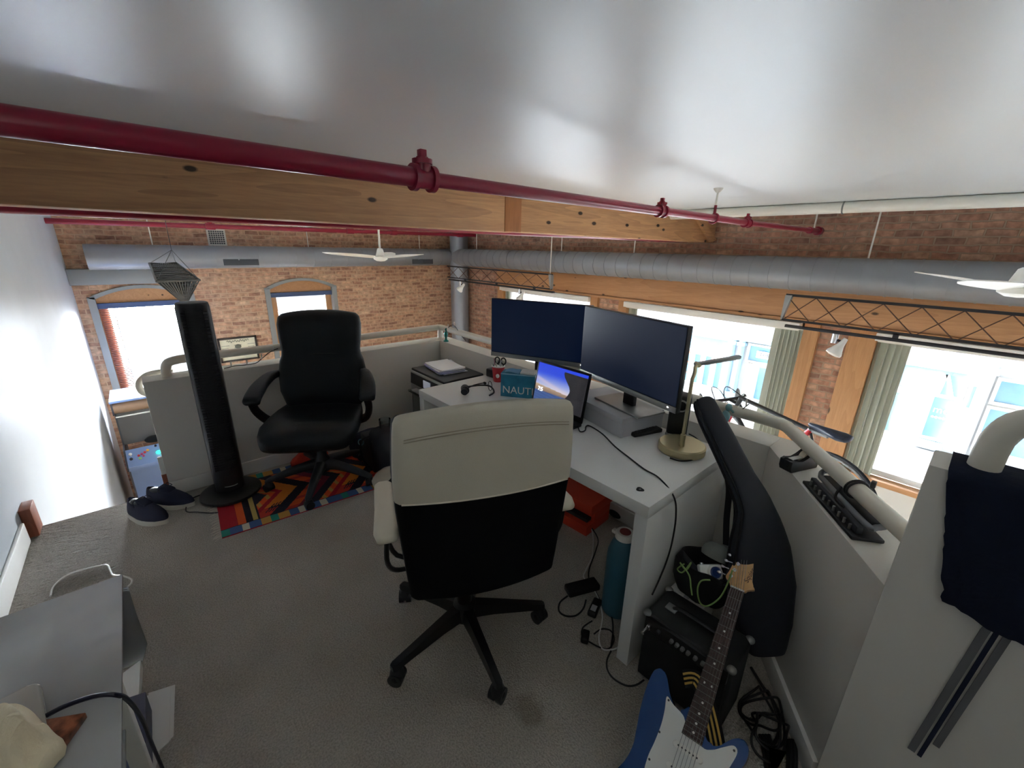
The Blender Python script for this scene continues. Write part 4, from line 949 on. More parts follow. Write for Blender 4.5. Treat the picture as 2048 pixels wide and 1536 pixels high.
# headset
t = thing('headset', 'black headset with boom microphone lying on the left part of the desk', 'headset', (1.40, 1.88, ZD))
hp = [on_z(x, y, ZD+0.02) for x, y in ((930, 784), (955, 778), (975, 777), (988, 784))]
bm = newbm(); cyl(bm, hp[0]+V((0.02, 0.03, 0.012)), hp[0]-V((0.005, 0.01, -0.012)), 0.024, seg=20); cyl(bm, hp[0]+V((-0.02, -0.02, 0.008)), hp[0]+V((-0.005, -0.008, 0.012)), 0.020, seg=20); obj('earpiece', bm, M['black'], t)
bm = newbm(); tube(bm, [hp[0]+V((0, 0, 0.03)), hp[1]+V((0.02, 0, 0.02)), hp[2]+V((0.02, 0, 0.01)), hp[3]+V((0, 0, 0)), hp[3]+V((-0.05, -0.02, -0.005))], 0.005, 8, 5); obj('headband', bm, M['black'], t)
bm = newbm(); tube(bm, [hp[0]+V((0, -0.01, 0.02)), hp[0]+V((0.03, -0.05, 0.05)), hp[1]+V((0.02, -0.04, 0.045))], 0.0035, 8, 4); ellip(bm, hp[1]+V((0.02, -0.045, 0.045)), (0.008, 0.014, 0.008), 10, 8); obj('microphone_boom', bm, M['black'], t)
bm = newbm(); tube(bm, [hp[2]+V((0.02, 0.018*cos(a), 0.0+0.03*sin(a)+0.012)) for a in [2*pi*k/16 for k in range(16)]], 0.002, 6, closed=True); obj('wire_loop', bm, M['black'], t)

# ---- right end of the desk
def oriented(px0, px1, z, w):
    a, b = on_z(*px0, z), on_z(*px1, z); d = (b-a).normalized(); return a, b, d, V((-d.y, d.x, 0))
a, b, d, s = oriented((1262, 872), (1318, 861), ZD, 0.045)
Mx = axes(a, d, s, (0, 0, 1)); L = (b-a).length
t = thing('remote_control', 'black remote control lying beside the pale grey box', 'remote', (a+b)/2)
bm = newbm(); box(bm, 0, L, -0.024, 0.024, 0.0, 0.02, 0.006, 3, M=Mx); obj('remote_body', bm, M['black'], t)
bm = newbm()
for i in range(7):
    for j in range(3): box(bm, 0.02+i*(L-0.04)/7, 0.02+i*(L-0.04)/7+0.012, -0.015+j*0.012, -0.015+j*0.012+0.007, 0.019, 0.0215, M=Mx)
obj('buttons', bm, M['darkgrey'], t)
sp = V((1.80, 0.842, 0)); vd = V((-sp.x, -sp.y, 0)).normalized(); su = V((-vd.y, vd.x, 0))
t = thing('desk_speaker', 'small black speaker with silver ring, half hidden behind the right monitor', 'speaker', sp+V((0, 0, ZD)))
Mx = axes(sp + V((0, 0, ZD)), su, vd, (0, 0, 1))
bm = newbm(); box(bm, -0.045, 0.045, -0.05, 0.035, 0.012, 0.205, 0.012, 4, M=Mx); obj('cabinet', bm, M['black'], t)
bm = newbm(); tube(bm, [Mx @ V((0.004+0.026*cos(q), 0.037, 0.16+0.026*sin(q))) for q in [2*pi*k/24 for k in range(24)]], 0.004, 8, closed=True); rg = obj('silver_ring', bm, M['silver'], t)
bm = newbm(); tube(bm, [Mx @ V((0.042*cos(q), 0.015+0.042*sin(q), 0.007)) for q in [2*pi*k/28 for k in range(28)]], 0.007, 8, closed=True); obj('foot_ring', bm, M['silver'], t)
# brass lamp
M['brass'] = mat('antique_brass', (196, 184, 146), 0.35, 0.7)
lb = V((1.665, 0.745, ZD)); t = thing('desk_lamp', 'slim brass desk lamp with round base and bar head at the end of the desk', 'lamp', lb)
bm = newbm(); lathe(bm, [(0.0, 0.0), (0.094, 0.0), (0.098, 0.004), (0.098, 0.03), (0.093, 0.036), (0.0, 0.036)], Matrix.Translation(lb), 56); obj('base', bm, M['brass'], t, 35)
pp = lb + V((-0.03, -0.012, 0)); zt = zat((pp.x, pp.y), 1376, 742)
bm = newbm(); cyl(bm, pp+V((0, 0, 0.03)), pp+V((0, 0, 0.09)), 0.011); arm1 = at_d(1395, 729, 1.74)
tube(bm, [pp+V((0, 0, 0.03)), pp+V((0, 0, zt-ZD-0.035))] + smooth_path([pp+V((0, 0, zt-ZD-0.03)), pp+V((0.004, -0.004, zt-ZD-0.005)), pp*0.55+arm1*0.45+V((0, 0, (zt+0.012-(pp.z*0.55+arm1.z*0.45)))), arm1], 5), 0.0075, 12); obj('pole', bm, M['brass'], t)
tip = at_d(1481, 714, 1.72); d = (tip-arm1).normalized(); s = d.cross(V((0, 0, 1))).normalized(); Mx = axes(arm1, d, s, s.cross(d)); L = (tip-arm1).length
bm = newbm(); box(bm, -0.012, L, -0.014, 0.014, -0.004, 0.008, 0.004, 3, M=Mx); hd = obj('lamp_head', bm, M['silver'], t)
bm = newbm(); box(bm, 0.03, L-0.006, -0.011, 0.011, -0.0065, -0.0035, 0.001, M=Mx); obj('light_bar', bm, M['white_metal'], hd)
bm = newbm(); cyl(bm, arm1-s*0.018, arm1+s*0.018, 0.009); obj('pivot', bm, M['brass'], t)
bm = newbm(); tube(bm, [on_z(x, y, ZD+0.004) for x, y in ((1340, 916), (1362, 922), (1392, 918), (1408, 905), (1404, 890), (1392, 876), (1378, 868))], 0.003, 8, 5); obj('lamp_cord', bm, M['black'], t)
# plectrum
p = on_z(1280, 979, ZD); bm = newbm(); prism(bm, [(0.014*cos(q)*(1+0.12*cos(3*q)), 0.014*sin(q)*(1+0.12*cos(3*q))) for q in [2*pi*k/24 for k in range(24)]], 0, 0.0012, Matrix.Translation(p) @ Matrix.Rotation(0.8, 4, 'Z')); pk = tag(obj('guitar_pick', bm, M['black']), 'black guitar pick lying alone on the front corner of the desk', 'guitar pick')
bm = newbm(); prism(bm, [(0.005*cos(q), 0.004*sin(q)) for q in [2*pi*k/12 for k in range(12)]], 0.0012, 0.0014, Matrix.Translation(p)); obj('pick_print', bm, M['silver'], pk)
# long black cable: laptop to amplifier
pts = [on_z(x, y, ZD+0.004) for x, y in ((1156, 852), (1160, 863), (1170, 861), (1172, 853), (1180, 852), (1205, 868), (1230, 893), (1258, 915), (1288, 938), (1318, 956))]
pts += [V((on_y(x, y, 0.594).x, 0.594, on_y(x, y, 0.594).z)) for x, y in ((1347, 992),)]
pts += [on_y(x, y, 0.580) for x, y in ((1352, 1030), (1345, 1080), (1334, 1120), (1318, 1160), (1304, 1190))]
bm = newbm(); tube(bm, pts, 0.0032, 8, 6); tag(obj('cable', bm, M['black']), 'black cable snaking over the desk top and down its end panel', 'cable')

# ================================================================== printer corner
M['cleartub'] = glass_mat('clear_plastic', (0.84, 0.86, 0.85), 0.12, 0.05)
t = thing('storage_tub', 'clear plastic storage tub under the printer in the corner', 'storage box', (1.72, 2.73, 0))
bm = newbm(); box(bm, 1.55, 1.90, 2.46, 3.0, 0, 0.41, 0.02, 3); obj('tub', bm, M['cleartub'], t)
bm = newbm(); box(bm, 1.53, 1.92, 2.44, 3.02, 0.41, 0.428, 0.006); obj('tub_lid', bm, M['cleartub'], t)
M['printgrey'] = mat('printer_grey', (168, 168, 164), 0.5)
t = thing('printer', 'grey and black inkjet printer with a small screen, in the loft corner', 'printer', (1.73, 2.74, 0.43))
bm = newbm(); box(bm, 1.545, 1.925, 2.49, 2.99, 0.43, 0.60, 0.012, 3); obj('printer_body', bm, M['printgrey'], t)
bm = newbm(); box(bm, 1.555, 1.92, 2.497, 2.983, 0.6, 0.619, 0.006, 3); obj('scanner_lid', bm, mat('printer_black', (42, 43, 46), 0.5), t)
bm = newbm(); hexa(bm, [V((1.536, 2.56, 0.50)), V((1.547, 2.56, 0.50)), V((1.547, 2.97, 0.50)), V((1.536, 2.97, 0.50)), V((1.542, 2.56, 0.585)), V((1.547, 2.56, 0.585)), V((1.547, 2.97, 0.585)), V((1.542, 2.97, 0.585))]); cp = obj('control_panel', bm, M['bezel'], t)
bm = newbm(); box(bm, 1.530, 1.537, 2.66, 2.76, 0.512, 0.572, 0.002); obj('touch_screen', bm, mat('grey_lcd', (176, 180, 190), 0.3, emit=(150, 156, 170), estr=0.04), cp)
bm = newbm(); box(bm, 1.50, 1.55, 2.60, 2.90, 0.455, 0.468, 0.003); obj('paper_tray', bm, M['printgrey'], t)
for k in range(10):
    z = 0.6195 + 0.0032*k; a = radians(-8 + 4.5*sin(k*2.3)); c = V((1.745+0.012*sin(k*1.7), 2.78+0.014*cos(k*2.9), 0))
    Mx = Matrix.Translation(c) @ Matrix.Rotation(a, 4, 'Z'); bm = newbm(); rings = []
    for i in range(9):
        u = -1+2*i/8; zz = z + (0.010*max(0, abs(u)-0.45)**1.3 if k > 5 else 0.002*abs(u))
        rings.append([Mx @ V((x, 0.148*u, zz + h)) for x, h in ((-0.105, 0), (0.105, 0), (0.105, 0.0026), (-0.105, 0.0026))])
    loft(bm, rings)
    if k == 9: tag(obj('paper_sheet', bm, mat('white_paper', (236, 236, 236), 0.8)), 'white topmost sheet of the paper stack on the printer', 'paper')
    else: tag(obj('paper_sheet', bm, mat('lilac_paper', (176, 172, 214), 0.8) if k in (3, 4, 6) else bpy.data.materials.get('plain_paper') or mat('plain_paper', (214, 214, 220), 0.8)), 'lower sheets of the paper stack on the printer', 'paper', 'sheets under the top page on the printer')
# ================================================================== guitar corner
def blob(c, s, seed, amp=0.18, seg=36, rings=20, fr=3.0, flat=True):
    """a crumpled soft lump"""
    bm = newbm(); bmesh.ops.create_uvsphere(bm, u_segments=seg, v_segments=rings, radius=1)
    rnd = random.Random(seed); ph = [(V((rnd.uniform(-1, 1), rnd.uniform(-1, 1), rnd.uniform(-1, 1)))*fr, rnd.uniform(0, 6.28)) for _ in range(7)]
    for v in bm.verts:
        n = sum(sin(v.co.dot(k)+p) for k, p in ph)/4.0 + 0.5*sum(abs(sin(v.co.dot(k)*2.1+p)) for k, p in ph[:3])/3.0
        v.co = v.co*(1+amp*n)
        if flat and v.co.z < -0.55: v.co.z = -0.55
        v.co = V((c[0]+v.co.x*s[0], c[1]+v.co.y*s[1], c[2]+(v.co.z+(0.55 if flat else 0))*s[2]))
    return bm
# ---- amplifier
M['tolex'] = mat('black_amp_vinyl', (24, 25, 26), 0.6, bump=0.3, scale=500)
M['grillcloth'] = mat('black_grille_cloth', (15, 15, 16), 0.9, bump=0.4, scale=700)
AM = Matrix.Translation((1.176, 0.41, 0)) @ Matrix.Rotation(radians(1.5), 4, 'Z')
t = thing('guitar_amplifier', 'black practice amplifier standing on the floor beside the desk end', 'amplifier', M=AM)
bm = newbm(); box(bm, 0.012, 0.19, -0.155, 0.155, 0.008, 0.30, 0.014, 3); obj('cabinet', bm, M['tolex'], t, local=True)
bm = newbm(); box(bm, 0.0, 0.02, -0.145, 0.145, 0.02, 0.235, 0.004); obj('speaker_grille', bm, M['grillcloth'], t, local=True)
bm = newbm(); box(bm, 0.002, 0.02, -0.145, 0.145, 0.238, 0.292, 0.002); cp = obj('control_panel', bm, M['bezel'], t, local=True)
for y in (0.09, 0.04, 0.02, 0.0, -0.02, -0.045, -0.07, -0.095):
    bm = newbm(); cyl(bm, (0.003, y, 0.266), (-0.010, y, 0.266), 0.0075, 0.006, 14); cyl(bm, (-0.009, y, 0.266), (-0.0108, y, 0.266), 0.0045, seg=10)
    obj('knob', bm, M['silver'] if y not in (0.09,) else M['darkgrey'], cp, local=True)
bm = newbm(); cyl(bm, (0.004, 0.125, 0.262), (-0.012, 0.125, 0.262), 0.010, 0.008, 14); cyl(bm, (-0.01, 0.125, 0.262), (-0.05, 0.125, 0.266), 0.006); obj('input_jack', bm, M['chrome'], cp, local=True)
for y in (-0.148, 0.148):
    for x in (0.02, 0.182):
        bm = newbm(); ellip(bm, (x, y, 0.293), (0.016, 0.016, 0.012), 14, 8); obj('corner_cap', bm, M['silver'], t, local=True)
bm = newbm(); tube(bm, [(0.10, 0.09, 0.302), (0.10, 0.06, 0.316), (0.10, -0.06, 0.316), (0.10, -0.09, 0.302)], 0.009, 10, 5, flat=0.6); hn = obj('handle', bm, M['black'], t, local=True)
bm = newbm(); box(bm, 0.08, 0.115, 0.075, 0.115, 0.2985, 0.306, 0.003); obj('badge_plate', bm, M['silver'], t, local=True)

# ---- electric guitar
nut = V((1.351, 0.336, 0.470)); ga = V((0.8145, 0.147, 0.561)).normalized(); gw = V((0.1, -1, 0.05)); gw = (gw - ga*gw.dot(ga)).normalized(); gn = gw.cross(ga)
GM = axes(nut, gw, ga, gn)
M['guitarblue'] = mat('metallic_blue_lacquer', (18, 66, 124), 0.22, 0.25, coat=0.5)
M['maple'] = wood_mat('amber_maple', (190, 138, 84), (222, 176, 120), 'X', 2, 0.3, knots=False)
M['rosewood'] = mat('rosewood', (62, 40, 36), 0.5, var=0.3, vscale=60)
M['pickguard'] = mat('white_pickguard', (226, 226, 220), 0.3)
t = thing('electric_guitar', 'blue electric guitar with white pickguard leaning against the small amplifier', 'guitar', M=GM)
S = 648.0
bodyp = [(-28, -395), (-45, -420), (-62, -422), (-90, -395), (-116, -355), (-140, -343), (-156, -362), (-160, -412), (-156, -470), (-146, -530), (-140, -570), (-146, -615), (-164, -660), (-178, -710), (-178, -755), (-150, -805), (-95, -832), (-30, -842), (40, -838), (105, -815), (148, -770), (162, -715), (150, -660), (122, -605), (104, -560), (104, -520), (122, -475), (136, -435), (134, -405), (118, -392), (92, -408), (68, -440), (45, -452), (30, -440)]
bp = [(p.x/1000, p.y/1000) for p in smooth_path([(x, y, 0) for x, y in bodyp], 5, True)]
bm = newbm(); prism(bm, bp, -0.052, -0.008, bev=0.007, seg=3); obj('body', bm, M['guitarblue'], t, 50, local=True)
pgp = [(-24, -440), (-40, -425), (-72, -415), (-96, -405), (-90, -440), (-86, -480), (-88, -530), (-92, -575), (-84, -620), (-40, -652), (10, -655), (60, -680), (110, -740), (132, -740), (136, -700), (112, -640), (94, -580), (90, -520), (104, -470), (112, -430), (100, -420), (78, -438), (54, -460), (28, -468)]
pp_ = [(p.x/1000, p.y/1000) for p in smooth_path([(x, y, 0) for x, y in pgp], 4, True)]
bm = newbm(); prism(bm, pp_, -0.008, -0.0055); pg = obj('pickguard', bm, M['pickguard'], t, 40, local=True)
for x, y in ((-88, -412), (104, -430), (-84, -500), (-86, -575), (-70, -628), (98, -600), (118, -690), (85, -500)):
    bm = newbm(); cyl(bm, (x/1000, y/1000, -0.0055), (x/1000, y/1000, -0.0042), 0.0032, seg=10); obj('screw', bm, M['darkgrey'], pg, local=True)
for y, rot in ((-500, 0), (-555, 0), (-612, 0.18)):
    R = Matrix.Translation((0, y/1000, 0)) @ Matrix.Rotation(rot, 4, 'Z')
    bm = newbm(); prism(bm, rrect(0.084, 0.017, 0.008), -0.006, 0.002, R, 0.002); pk = obj('pickup', bm, mat('pickup_cover', (236, 234, 226), 0.35) if y == -500 else bpy.data.materials['pickup_cover'], t, local=True)
    for k in range(6):
        bm = newbm(); p = R @ V((-0.026+0.0104*k, 0, 0)); cyl(bm, (p.x, p.y, 0.001), (p.x, p.y, 0.0035), 0.0024, seg=10); obj('pole_piece', bm, M['darkgrey'], pk, local=True)
bm = newbm(); box(bm, -0.042, 0.042, -0.672, -0.632, -0.008, 0.003, 0.002); obj('bridge', bm, M['chrome'], t, local=True)
for x, y in ((88, -640), (104, -690), (118, -728)):
    bm = newbm(); lathe(bm, [(0.013, -0.006), (0.012, 0.004), (0.009, 0.009), (0.0, 0.009)], Matrix.Translation((x/1000, y/1000, 0)), 20); obj('control_knob', bm, M['pickguard'], t, local=True)
M['fretmetal'] = mat('worn_fret_metal', (120, 116, 110), 0.4, 0.8)
def fretpos(n): return -S*(1-2**(-n/12))/1000
def halfw(y): return 0.021 + 0.0075*min(1, -y/0.466)
bm = newbm(); rings = []
for y in (0.0, -0.1, -0.2, -0.3, -0.42, -0.47):
    h = halfw(y); rings.append([V((-h, y, -0.006)), V((h, y, -0.006)), V((h*0.8, y, -0.020)), V((0, y, -0.025)), V((-h*0.8, y, -0.020))])
loft(bm, rings); nk = obj('neck', bm, M['maple'], t, 50, local=True)
bm = newbm(); loft(bm, [[V((-halfw(y), y, -0.006)), V((halfw(y), y, -0.006)), V((halfw(y), y, -0.0005)), V((-halfw(y), y, -0.0005))] for y in (0.0, -0.468)]); fb = obj('fretboard', bm, M['rosewood'], t, 30, local=True)
for n in range(0, 23):
    y = fretpos(n) if n else -0.001
    bm = newbm(); h = halfw(y); 
    if n: cyl(bm, (-h, y, -0.0004), (h, y, -0.0004), 0.0012, seg=8)
    else: box(bm, -h, h, -0.003, 0.002, -0.004, 0.003)
    obj('fret' if n else 'nut', bm, M['fretmetal'] if n else M['pickguard'], fb, local=True)
for n in (3, 5, 7, 9, 12, 15, 17, 19, 21):
    y = (fretpos(n)+fretpos(n-1))/2
    for x in ((-0.011, 0.011) if n == 12 else (0,)):
        bm = newbm(); cyl(bm, (x, y, -0.0008), (x, y, 0.0002), 0.0033, seg=12); obj('position_dot', bm, M['pickguard'], fb, local=True)
hp_ = [(-21, 0), (-28, 12), (-42, 22), (-45, 30), (-40, 48), (-34, 90), (-28, 130), (-22, 158), (-12, 176), (4, 190), (32, 198), (58, 186), (66, 160), (54, 140), (34, 133), (23, 118), (28, 78), (36, 38), (46, 24), (44, 18), (28, 12), (21, 0)]
hq = [(p.x/1000, p.y/1000) for p in smooth_path([(x, y, 0) for x, y in hp_], 4, True)]
bm = newbm(); prism(bm, hq, -0.020, -0.006, bev=0.0015); hd = obj('headstock', bm, M['maple'], t, 40, local=True)
obj('headstock_lettering', text_mesh('Squier', 0.022, Matrix.Translation((0.022, 0.062, -0.0058)) @ Matrix.Rotation(radians(80), 4, 'Z'), 0.0002), M['rosewood'], hd, local=True)
for k in range(6):
    y = 0.034+0.025*k; x = -0.030+0.0052*k
    bm = newbm(); cyl(bm, (x, y, -0.006), (x, y, -0.004), 0.006, seg=14); cyl(bm, (x, y, -0.006), (x, y, 0.008), 0.003, seg=10); cyl(bm, (x-0.018, y, -0.013), (x-0.034, y, -0.013), 0.0028, seg=8); ellip(bm, (x-0.039, y, -0.013), (0.008, 0.006, 0.0038), 12, 8); obj('tuning_peg', bm, M['chrome'], hd, local=True)
for k in range(6):
    x0 = -0.0175+0.007*k; x1 = -0.026+0.0104*k; px = -0.030+0.0052*(k); py = 0.034+0.025*k
    bm = newbm(); tube(bm, [(px, py, 0.004), (x0, 0.0, 0.0035), (x1, -0.648, 0.006)], 0.0006, 5); obj('string', bm, M['chrome'], t, local=True)
M['yellow'] = mat('yellow_webbing', (206, 168, 84), 0.8)
# strap: from behind the upper horn, over the amplifier edge and down to the floor on the right
sp_ = smooth_path([(-0.075, -0.33, -0.05), (-0.04, -0.315, -0.035), (0.0, -0.35, -0.045), (0.045, -0.42, -0.055), (0.085, -0.50, -0.058), (0.12, -0.60, -0.060), (0.15, -0.72, -0.06), (0.17, -0.82, -0.06)], 6)
def ribbon(bm, P, w0, w1, nrm, th):
    rings = []
    for i, p in enumerate(P):
        d = (P[min(i+1, len(P)-1)]-P[max(0, i-1)]).normalized(); s = d.cross(nrm).normalized(); n = s.cross(d)
        rings.append([p+s*w0-n*th, p+s*w1-n*th, p+s*w1+n*th, p+s*w0+n*th])
    loft(bm, rings)
bm = newbm(); ribbon(bm, sp_, -0.025, 0.025, V((0, 0, 1)), 0.001); st = obj('strap', bm, M['softblack'], t, 30, local=True)
for c in (-0.013, 0.0, 0.013):
    bm = newbm(); ribbon(bm, sp_, c-0.0032, c+0.0032, V((0, 0, 1)), 0.0018); obj('yellow_stripe', bm, M['yellow'], st, 30, local=True)

# ---- soft guitar bag
M['nylon'] = mat('navy_black_nylon', (17, 20, 32), 0.55, bump=0.15, scale=600)
spine = [((1530, 1300), 1.50, 0.06, 0.045), ((1520, 1240), 1.515, 0.10, 0.06), ((1518, 1160), 1.535, 0.115, 0.06), ((1518, 1085), 1.56, 0.095, 0.06), ((1510, 1020), 1.585, 0.062, 0.052), ((1480, 955), 1.625, 0.05, 0.045), ((1448, 890), 1.665, 0.048, 0.045), ((1420, 835), 1.70, 0.046, 0.043), ((1408, 806), 1.715, 0.04, 0.035), ((1404, 798), 1.72, 0.018, 0.02)]
P = [(on_x(px, py, X-0.035), a, b) for (px, py), X, a, b in spine]
t = thing('guitar_bag', 'long black soft guitar bag leaning in the angle between desk and half wall', 'bag', V((P[0][0].x, P[0][0].y, 0)))
secs = []
wdir = V((0.62, -0.78, 0)).normalized()
pc_ = smooth_path([p for p, a, b in P], 4); n_ = len(P)
for i, c in enumerate(pc_):
    u = i/4.0; k = min(int(u), n_-2); f = u-k
    a = P[k][1]*(1-f)+P[k+1][1]*f; b = P[k][2]*(1-f)+P[k+1][2]*f
    d = (pc_[min(i+1, len(pc_)-1)]-pc_[max(0, i-1)]).normalized(); s = (wdir-d*wdir.dot(d)).normalized(); n = d.cross(s)
    c = V((c.x, c.y, max(c.z, 0.004)))
    secs.append((c, s*a, n*b))
bm = newbm(); bag_loft(bm, secs, 32, 3.2); bd = obj('bag_body', bm, M['nylon'], t, 60)
bm = newbm(); tube(bm, [c - u + v*0.0 for c, u, v in secs[2:-2]], 0.006, 8); tube(bm, [c - u*0.95 - v*0.75 for c, u, v in secs[2:-2]], 0.0045, 8); obj('piping', bm, M['softblack'], bd)
bm = newbm(); q = on_x(1455, 955, 1.56)
tube(bm, [q, on_x(1458, 985, 1.55), on_x(1453, 1040, 1.53), on_x(1452, 1090, 1.51)], 0.012, 8, 4, flat=0.25); tube(bm, [q, on_x(1466, 985, 1.55), on_x(1470, 1030, 1.53), on_x(1462, 1085, 1.51)], 0.008, 8, 4, flat=0.25); obj('strap', bm, M['softblack'], t)

# ---- box with an open pouch, camera, cap behind the amplifier
t = thing('carton', 'small white carton standing on the floor behind the amplifier', 'box', (1.47, 0.475, 0))
bm = newbm(); box(bm, 1.392, 1.50, 0.44, 0.578, 0, 0.27, 0.002); obj('carton_body', bm, M['trim'], t, 30)
bm = newbm(); box(bm, 1.390, 1.502, 0.50, 0.52, 0.05, 0.2715); obj('packing_tape', bm, M['greycard'], t, 30)
t = thing('drawstring_bag', 'open black cloth pouch sitting on the white carton behind the amplifier', 'bag', (1.47, 0.475, 0.312))
PB = V((1.455, 0.485, 0.273))
bm = newbm(); lathe(bm, [(0.0, 0.0), (0.07, 0.0), (0.10, 0.02), (0.112, 0.06), (0.108, 0.12), (0.098, 0.152), (0.09, 0.150), (0.094, 0.12), (0.09, 0.06), (0.0, 0.05)], Matrix.Translation(PB), 36, 0.80, 1.02)
for v in bm.verts: v.co += V((0.004*sin(v.co.y*90), 0.004*sin(v.co.z*80+v.co.x*50), 0.006*sin(atan2(v.co.y-PB.y, v.co.x-PB.x)*4)*(v.co.z > PB.z+0.08)))
obj('pouch', bm, M['softblack'], t)
bm = newbm(); tube(bm, [PB+V((-0.02, 0.09, 0.15)), PB+V((-0.05, 0.0, 0.135)), PB+V((-0.03, -0.10, 0.135)), PB+V((0.02, -0.15, 0.15))], 0.013, 8, 5, flat=0.5); obj('carry_strap', bm, M['nylon'], t)
cm = PB + V((-0.03, -0.03, 0.142)); cu = V((-0.5, -0.62, 0.6)).normalized(); cs, cv = frame_of(cu); CM = axes(cm, cs, cv, cu)
t = thing('camera', 'small white and black camera in the mouth of the black pouch', 'camera', cm)
bm = newbm(); box(bm, -0.042, 0.042, -0.026, 0.026, -0.014, 0.014, 0.006, 3, M=CM); obj('camera_body', bm, M['white_metal'], t)
bm = newbm(); lathe(bm, [(0.0, 0.013), (0.026, 0.013), (0.026, 0.03), (0.022, 0.032), (0.021, 0.026), (0.0, 0.024)], CM @ Matrix.Translation((0.008, 0, 0)), 24); ln = obj('lens', bm, M['white_metal'], t)
bm = newbm(); lathe(bm, [(0.0, 0.0245), (0.0195, 0.0255), (0.0195, 0.0305), (0.017, 0.0315), (0.013, 0.027), (0.0, 0.027)], CM @ Matrix.Translation((0.008, 0, 0)), 24); obj('lens_glass', bm, M['panel'], ln)
bm = newbm(); cyl(bm, CM @ V((-0.028, 0.027, 0)), CM @ V((-0.028, 0.033, 0)), 0.008); obj('shutter_button', bm, M['chrome'], t)
bm = newbm()
lathe(bm, [(0.055, 0.0), (0.058, 0.012), (0.054, 0.035), (0.038, 0.052), (0.0, 0.058)], Matrix.Translation(PB+V((0.05, -0.015, 0.15))) @ Matrix.Rotation(0.5, 4, 'Y'), 28)
t = obj('knit_cap', bm, mat('grey_knit', (124, 128, 124), 0.95, bump=0.4, scale=300)); tag(t, 'grey knitted cap slumped at the back of the black pouch', 'cap')
M['limecord'] = mat('lime_green_cord', (140, 170, 96), 0.6)
bm = newbm(); tube(bm, [on_x(x, y, X) for x, y, X in ((1368, 1128, 1.36), (1355, 1138, 1.37), (1365, 1145, 1.37), (1382, 1125, 1.37), (1372, 1140, 1.36), (1360, 1125, 1.36), (1378, 1150, 1.355), (1382, 1175, 1.35), (1384, 1190, 1.35))], 0.0028, 8, 6)
tube(bm, [on_x(x, y, X) for x, y, X in ((1420, 1160, 1.34), (1402, 1162, 1.335), (1395, 1180, 1.33), (1400, 1205, 1.33), (1415, 1212, 1.33), (1440, 1195, 1.335), (1456, 1165, 1.345), (1465, 1140, 1.36))], 0.0028, 8, 6)
tag(obj('paracord', bm, M['limecord']), 'lime green cord looping out of the black pouch', 'cord')

# ---- cables and a strap-on tuner by the half wall
bm = newbm(); rnd = random.Random(4)
for k in range(5):
    c = on_z(1515+6*k, 1410+14*k, 0.02+0.008*k); R = 0.055+0.012*(k % 3)
    tube(bm, [c + V((R*1.5*cos(q)*0.8 + 0.012*sin(2*q+k), R*sin(q)*0.75 + 0.01*cos(3*q+k), 0.012*sin(q*2+k))) for q in [2*pi*j/26 for j in range(26)]], 0.004, 8, 2, closed=True)
tube(bm, [on_z(x, y, 0.01) for x, y in ((1502, 1335), (1525, 1372), (1548, 1405), (1560, 1440), (1552, 1480), (1530, 1500))], 0.0055, 8, 5)
tag(obj('coiled_cable', bm, M['black']), 'tangle of black cables on the carpet between guitar and half wall', 'cable')
tz = 0.03; tp = [on_z(x, y, tz+0.03) for x, y in ((1538, 1495), (1574, 1503), (1556, 1536), (1552, 1575), (1546, 1575))]
t = thing('cable_wrap', 'black cable bundle with a pale green triangular tag, bottom right of the carpet', 'cable', on_z(1555, 1520))
bm = newbm()
for k in range(4):
    tube(bm, [on_z(x+6*k, y, 0.012+0.006*(k % 2)) for x, y in ((1520, 1470), (1528, 1505), (1535, 1560), (1545, 1600))], 0.006, 8, 4); tube(bm, [on_z(x-5*k, y, 0.014+0.006*(k % 2)) for x, y in ((1590, 1480), (1592, 1520), (1588, 1580))], 0.006, 8, 4)
obj('cable_loops', bm, M['black'], t)
bm = newbm(); a = [bm.verts.new(p) for p in tp]; f = bm.faces.new(a); bmesh.ops.solidify(bm, geom=[f], thickness=0.003); obj('tag', bm, mat('pale_green_plastic', (190, 198, 140), 0.5), t)

# ================================================================== under the desk
M['orangebox'] = mat('orange_card', (206, 66, 36), 0.6)
t = thing('shoe_box', 'orange shoe box standing on the carpet under the desk', 'box', (1.5, 1.3, 0))
bf = on_z(1172, 1073)
OM = Mz((bf.x, bf.y, 0), 4)
bm = newbm(); box(bm, 0.0, 0.235, 0, 0.34, 0, 0.062, 0.001, M=OM); box(bm, 0.075, 0.235, 0.0, 0.34, 0.062, 0.15, 0.001, M=OM); obj('box_body', bm, M['orangebox'], t, 30)
bm = newbm(); box(bm, 0.02, 0.245, -0.01, 0.35, 0.13, 0.19, 0.001, M=OM); obj('box_lid', bm, M['orangebox'], t, 30)
bm = newbm(); box(bm, 0.03, 0.074, 0.02, 0.30, 0.063, 0.085, 0.004, M=OM); tag(obj('power_strip', bm, M['darkgrey']), 'dark power strip resting in the open front of the orange shoe box', 'power strip')
M['teal'] = mat('teal_plastic', (52, 100, 118), 0.4)
bb = on_z(1222, 1222); bb = V((bb.x+0.03, bb.y-0.005, 0)); ztop = zat((bb.x, bb.y), 1250, 1066)
t = thing('water_bottle', 'tall teal bottle with white cap on the floor behind the desk leg', 'bottle', bb)
r = 0.066
bm = newbm(); lathe(bm, [(0.0, 0.0), (r*0.93, 0.0), (r, 0.012), (r, ztop-0.12), (r*0.96, ztop-0.09), (r*0.75, ztop-0.045), (r*0.5, ztop-0.025), (r*0.5, ztop-0.01), (0.0, ztop-0.01)], Matrix.Translation(bb), 40); obj('bottle_body', bm, M['teal'], t)
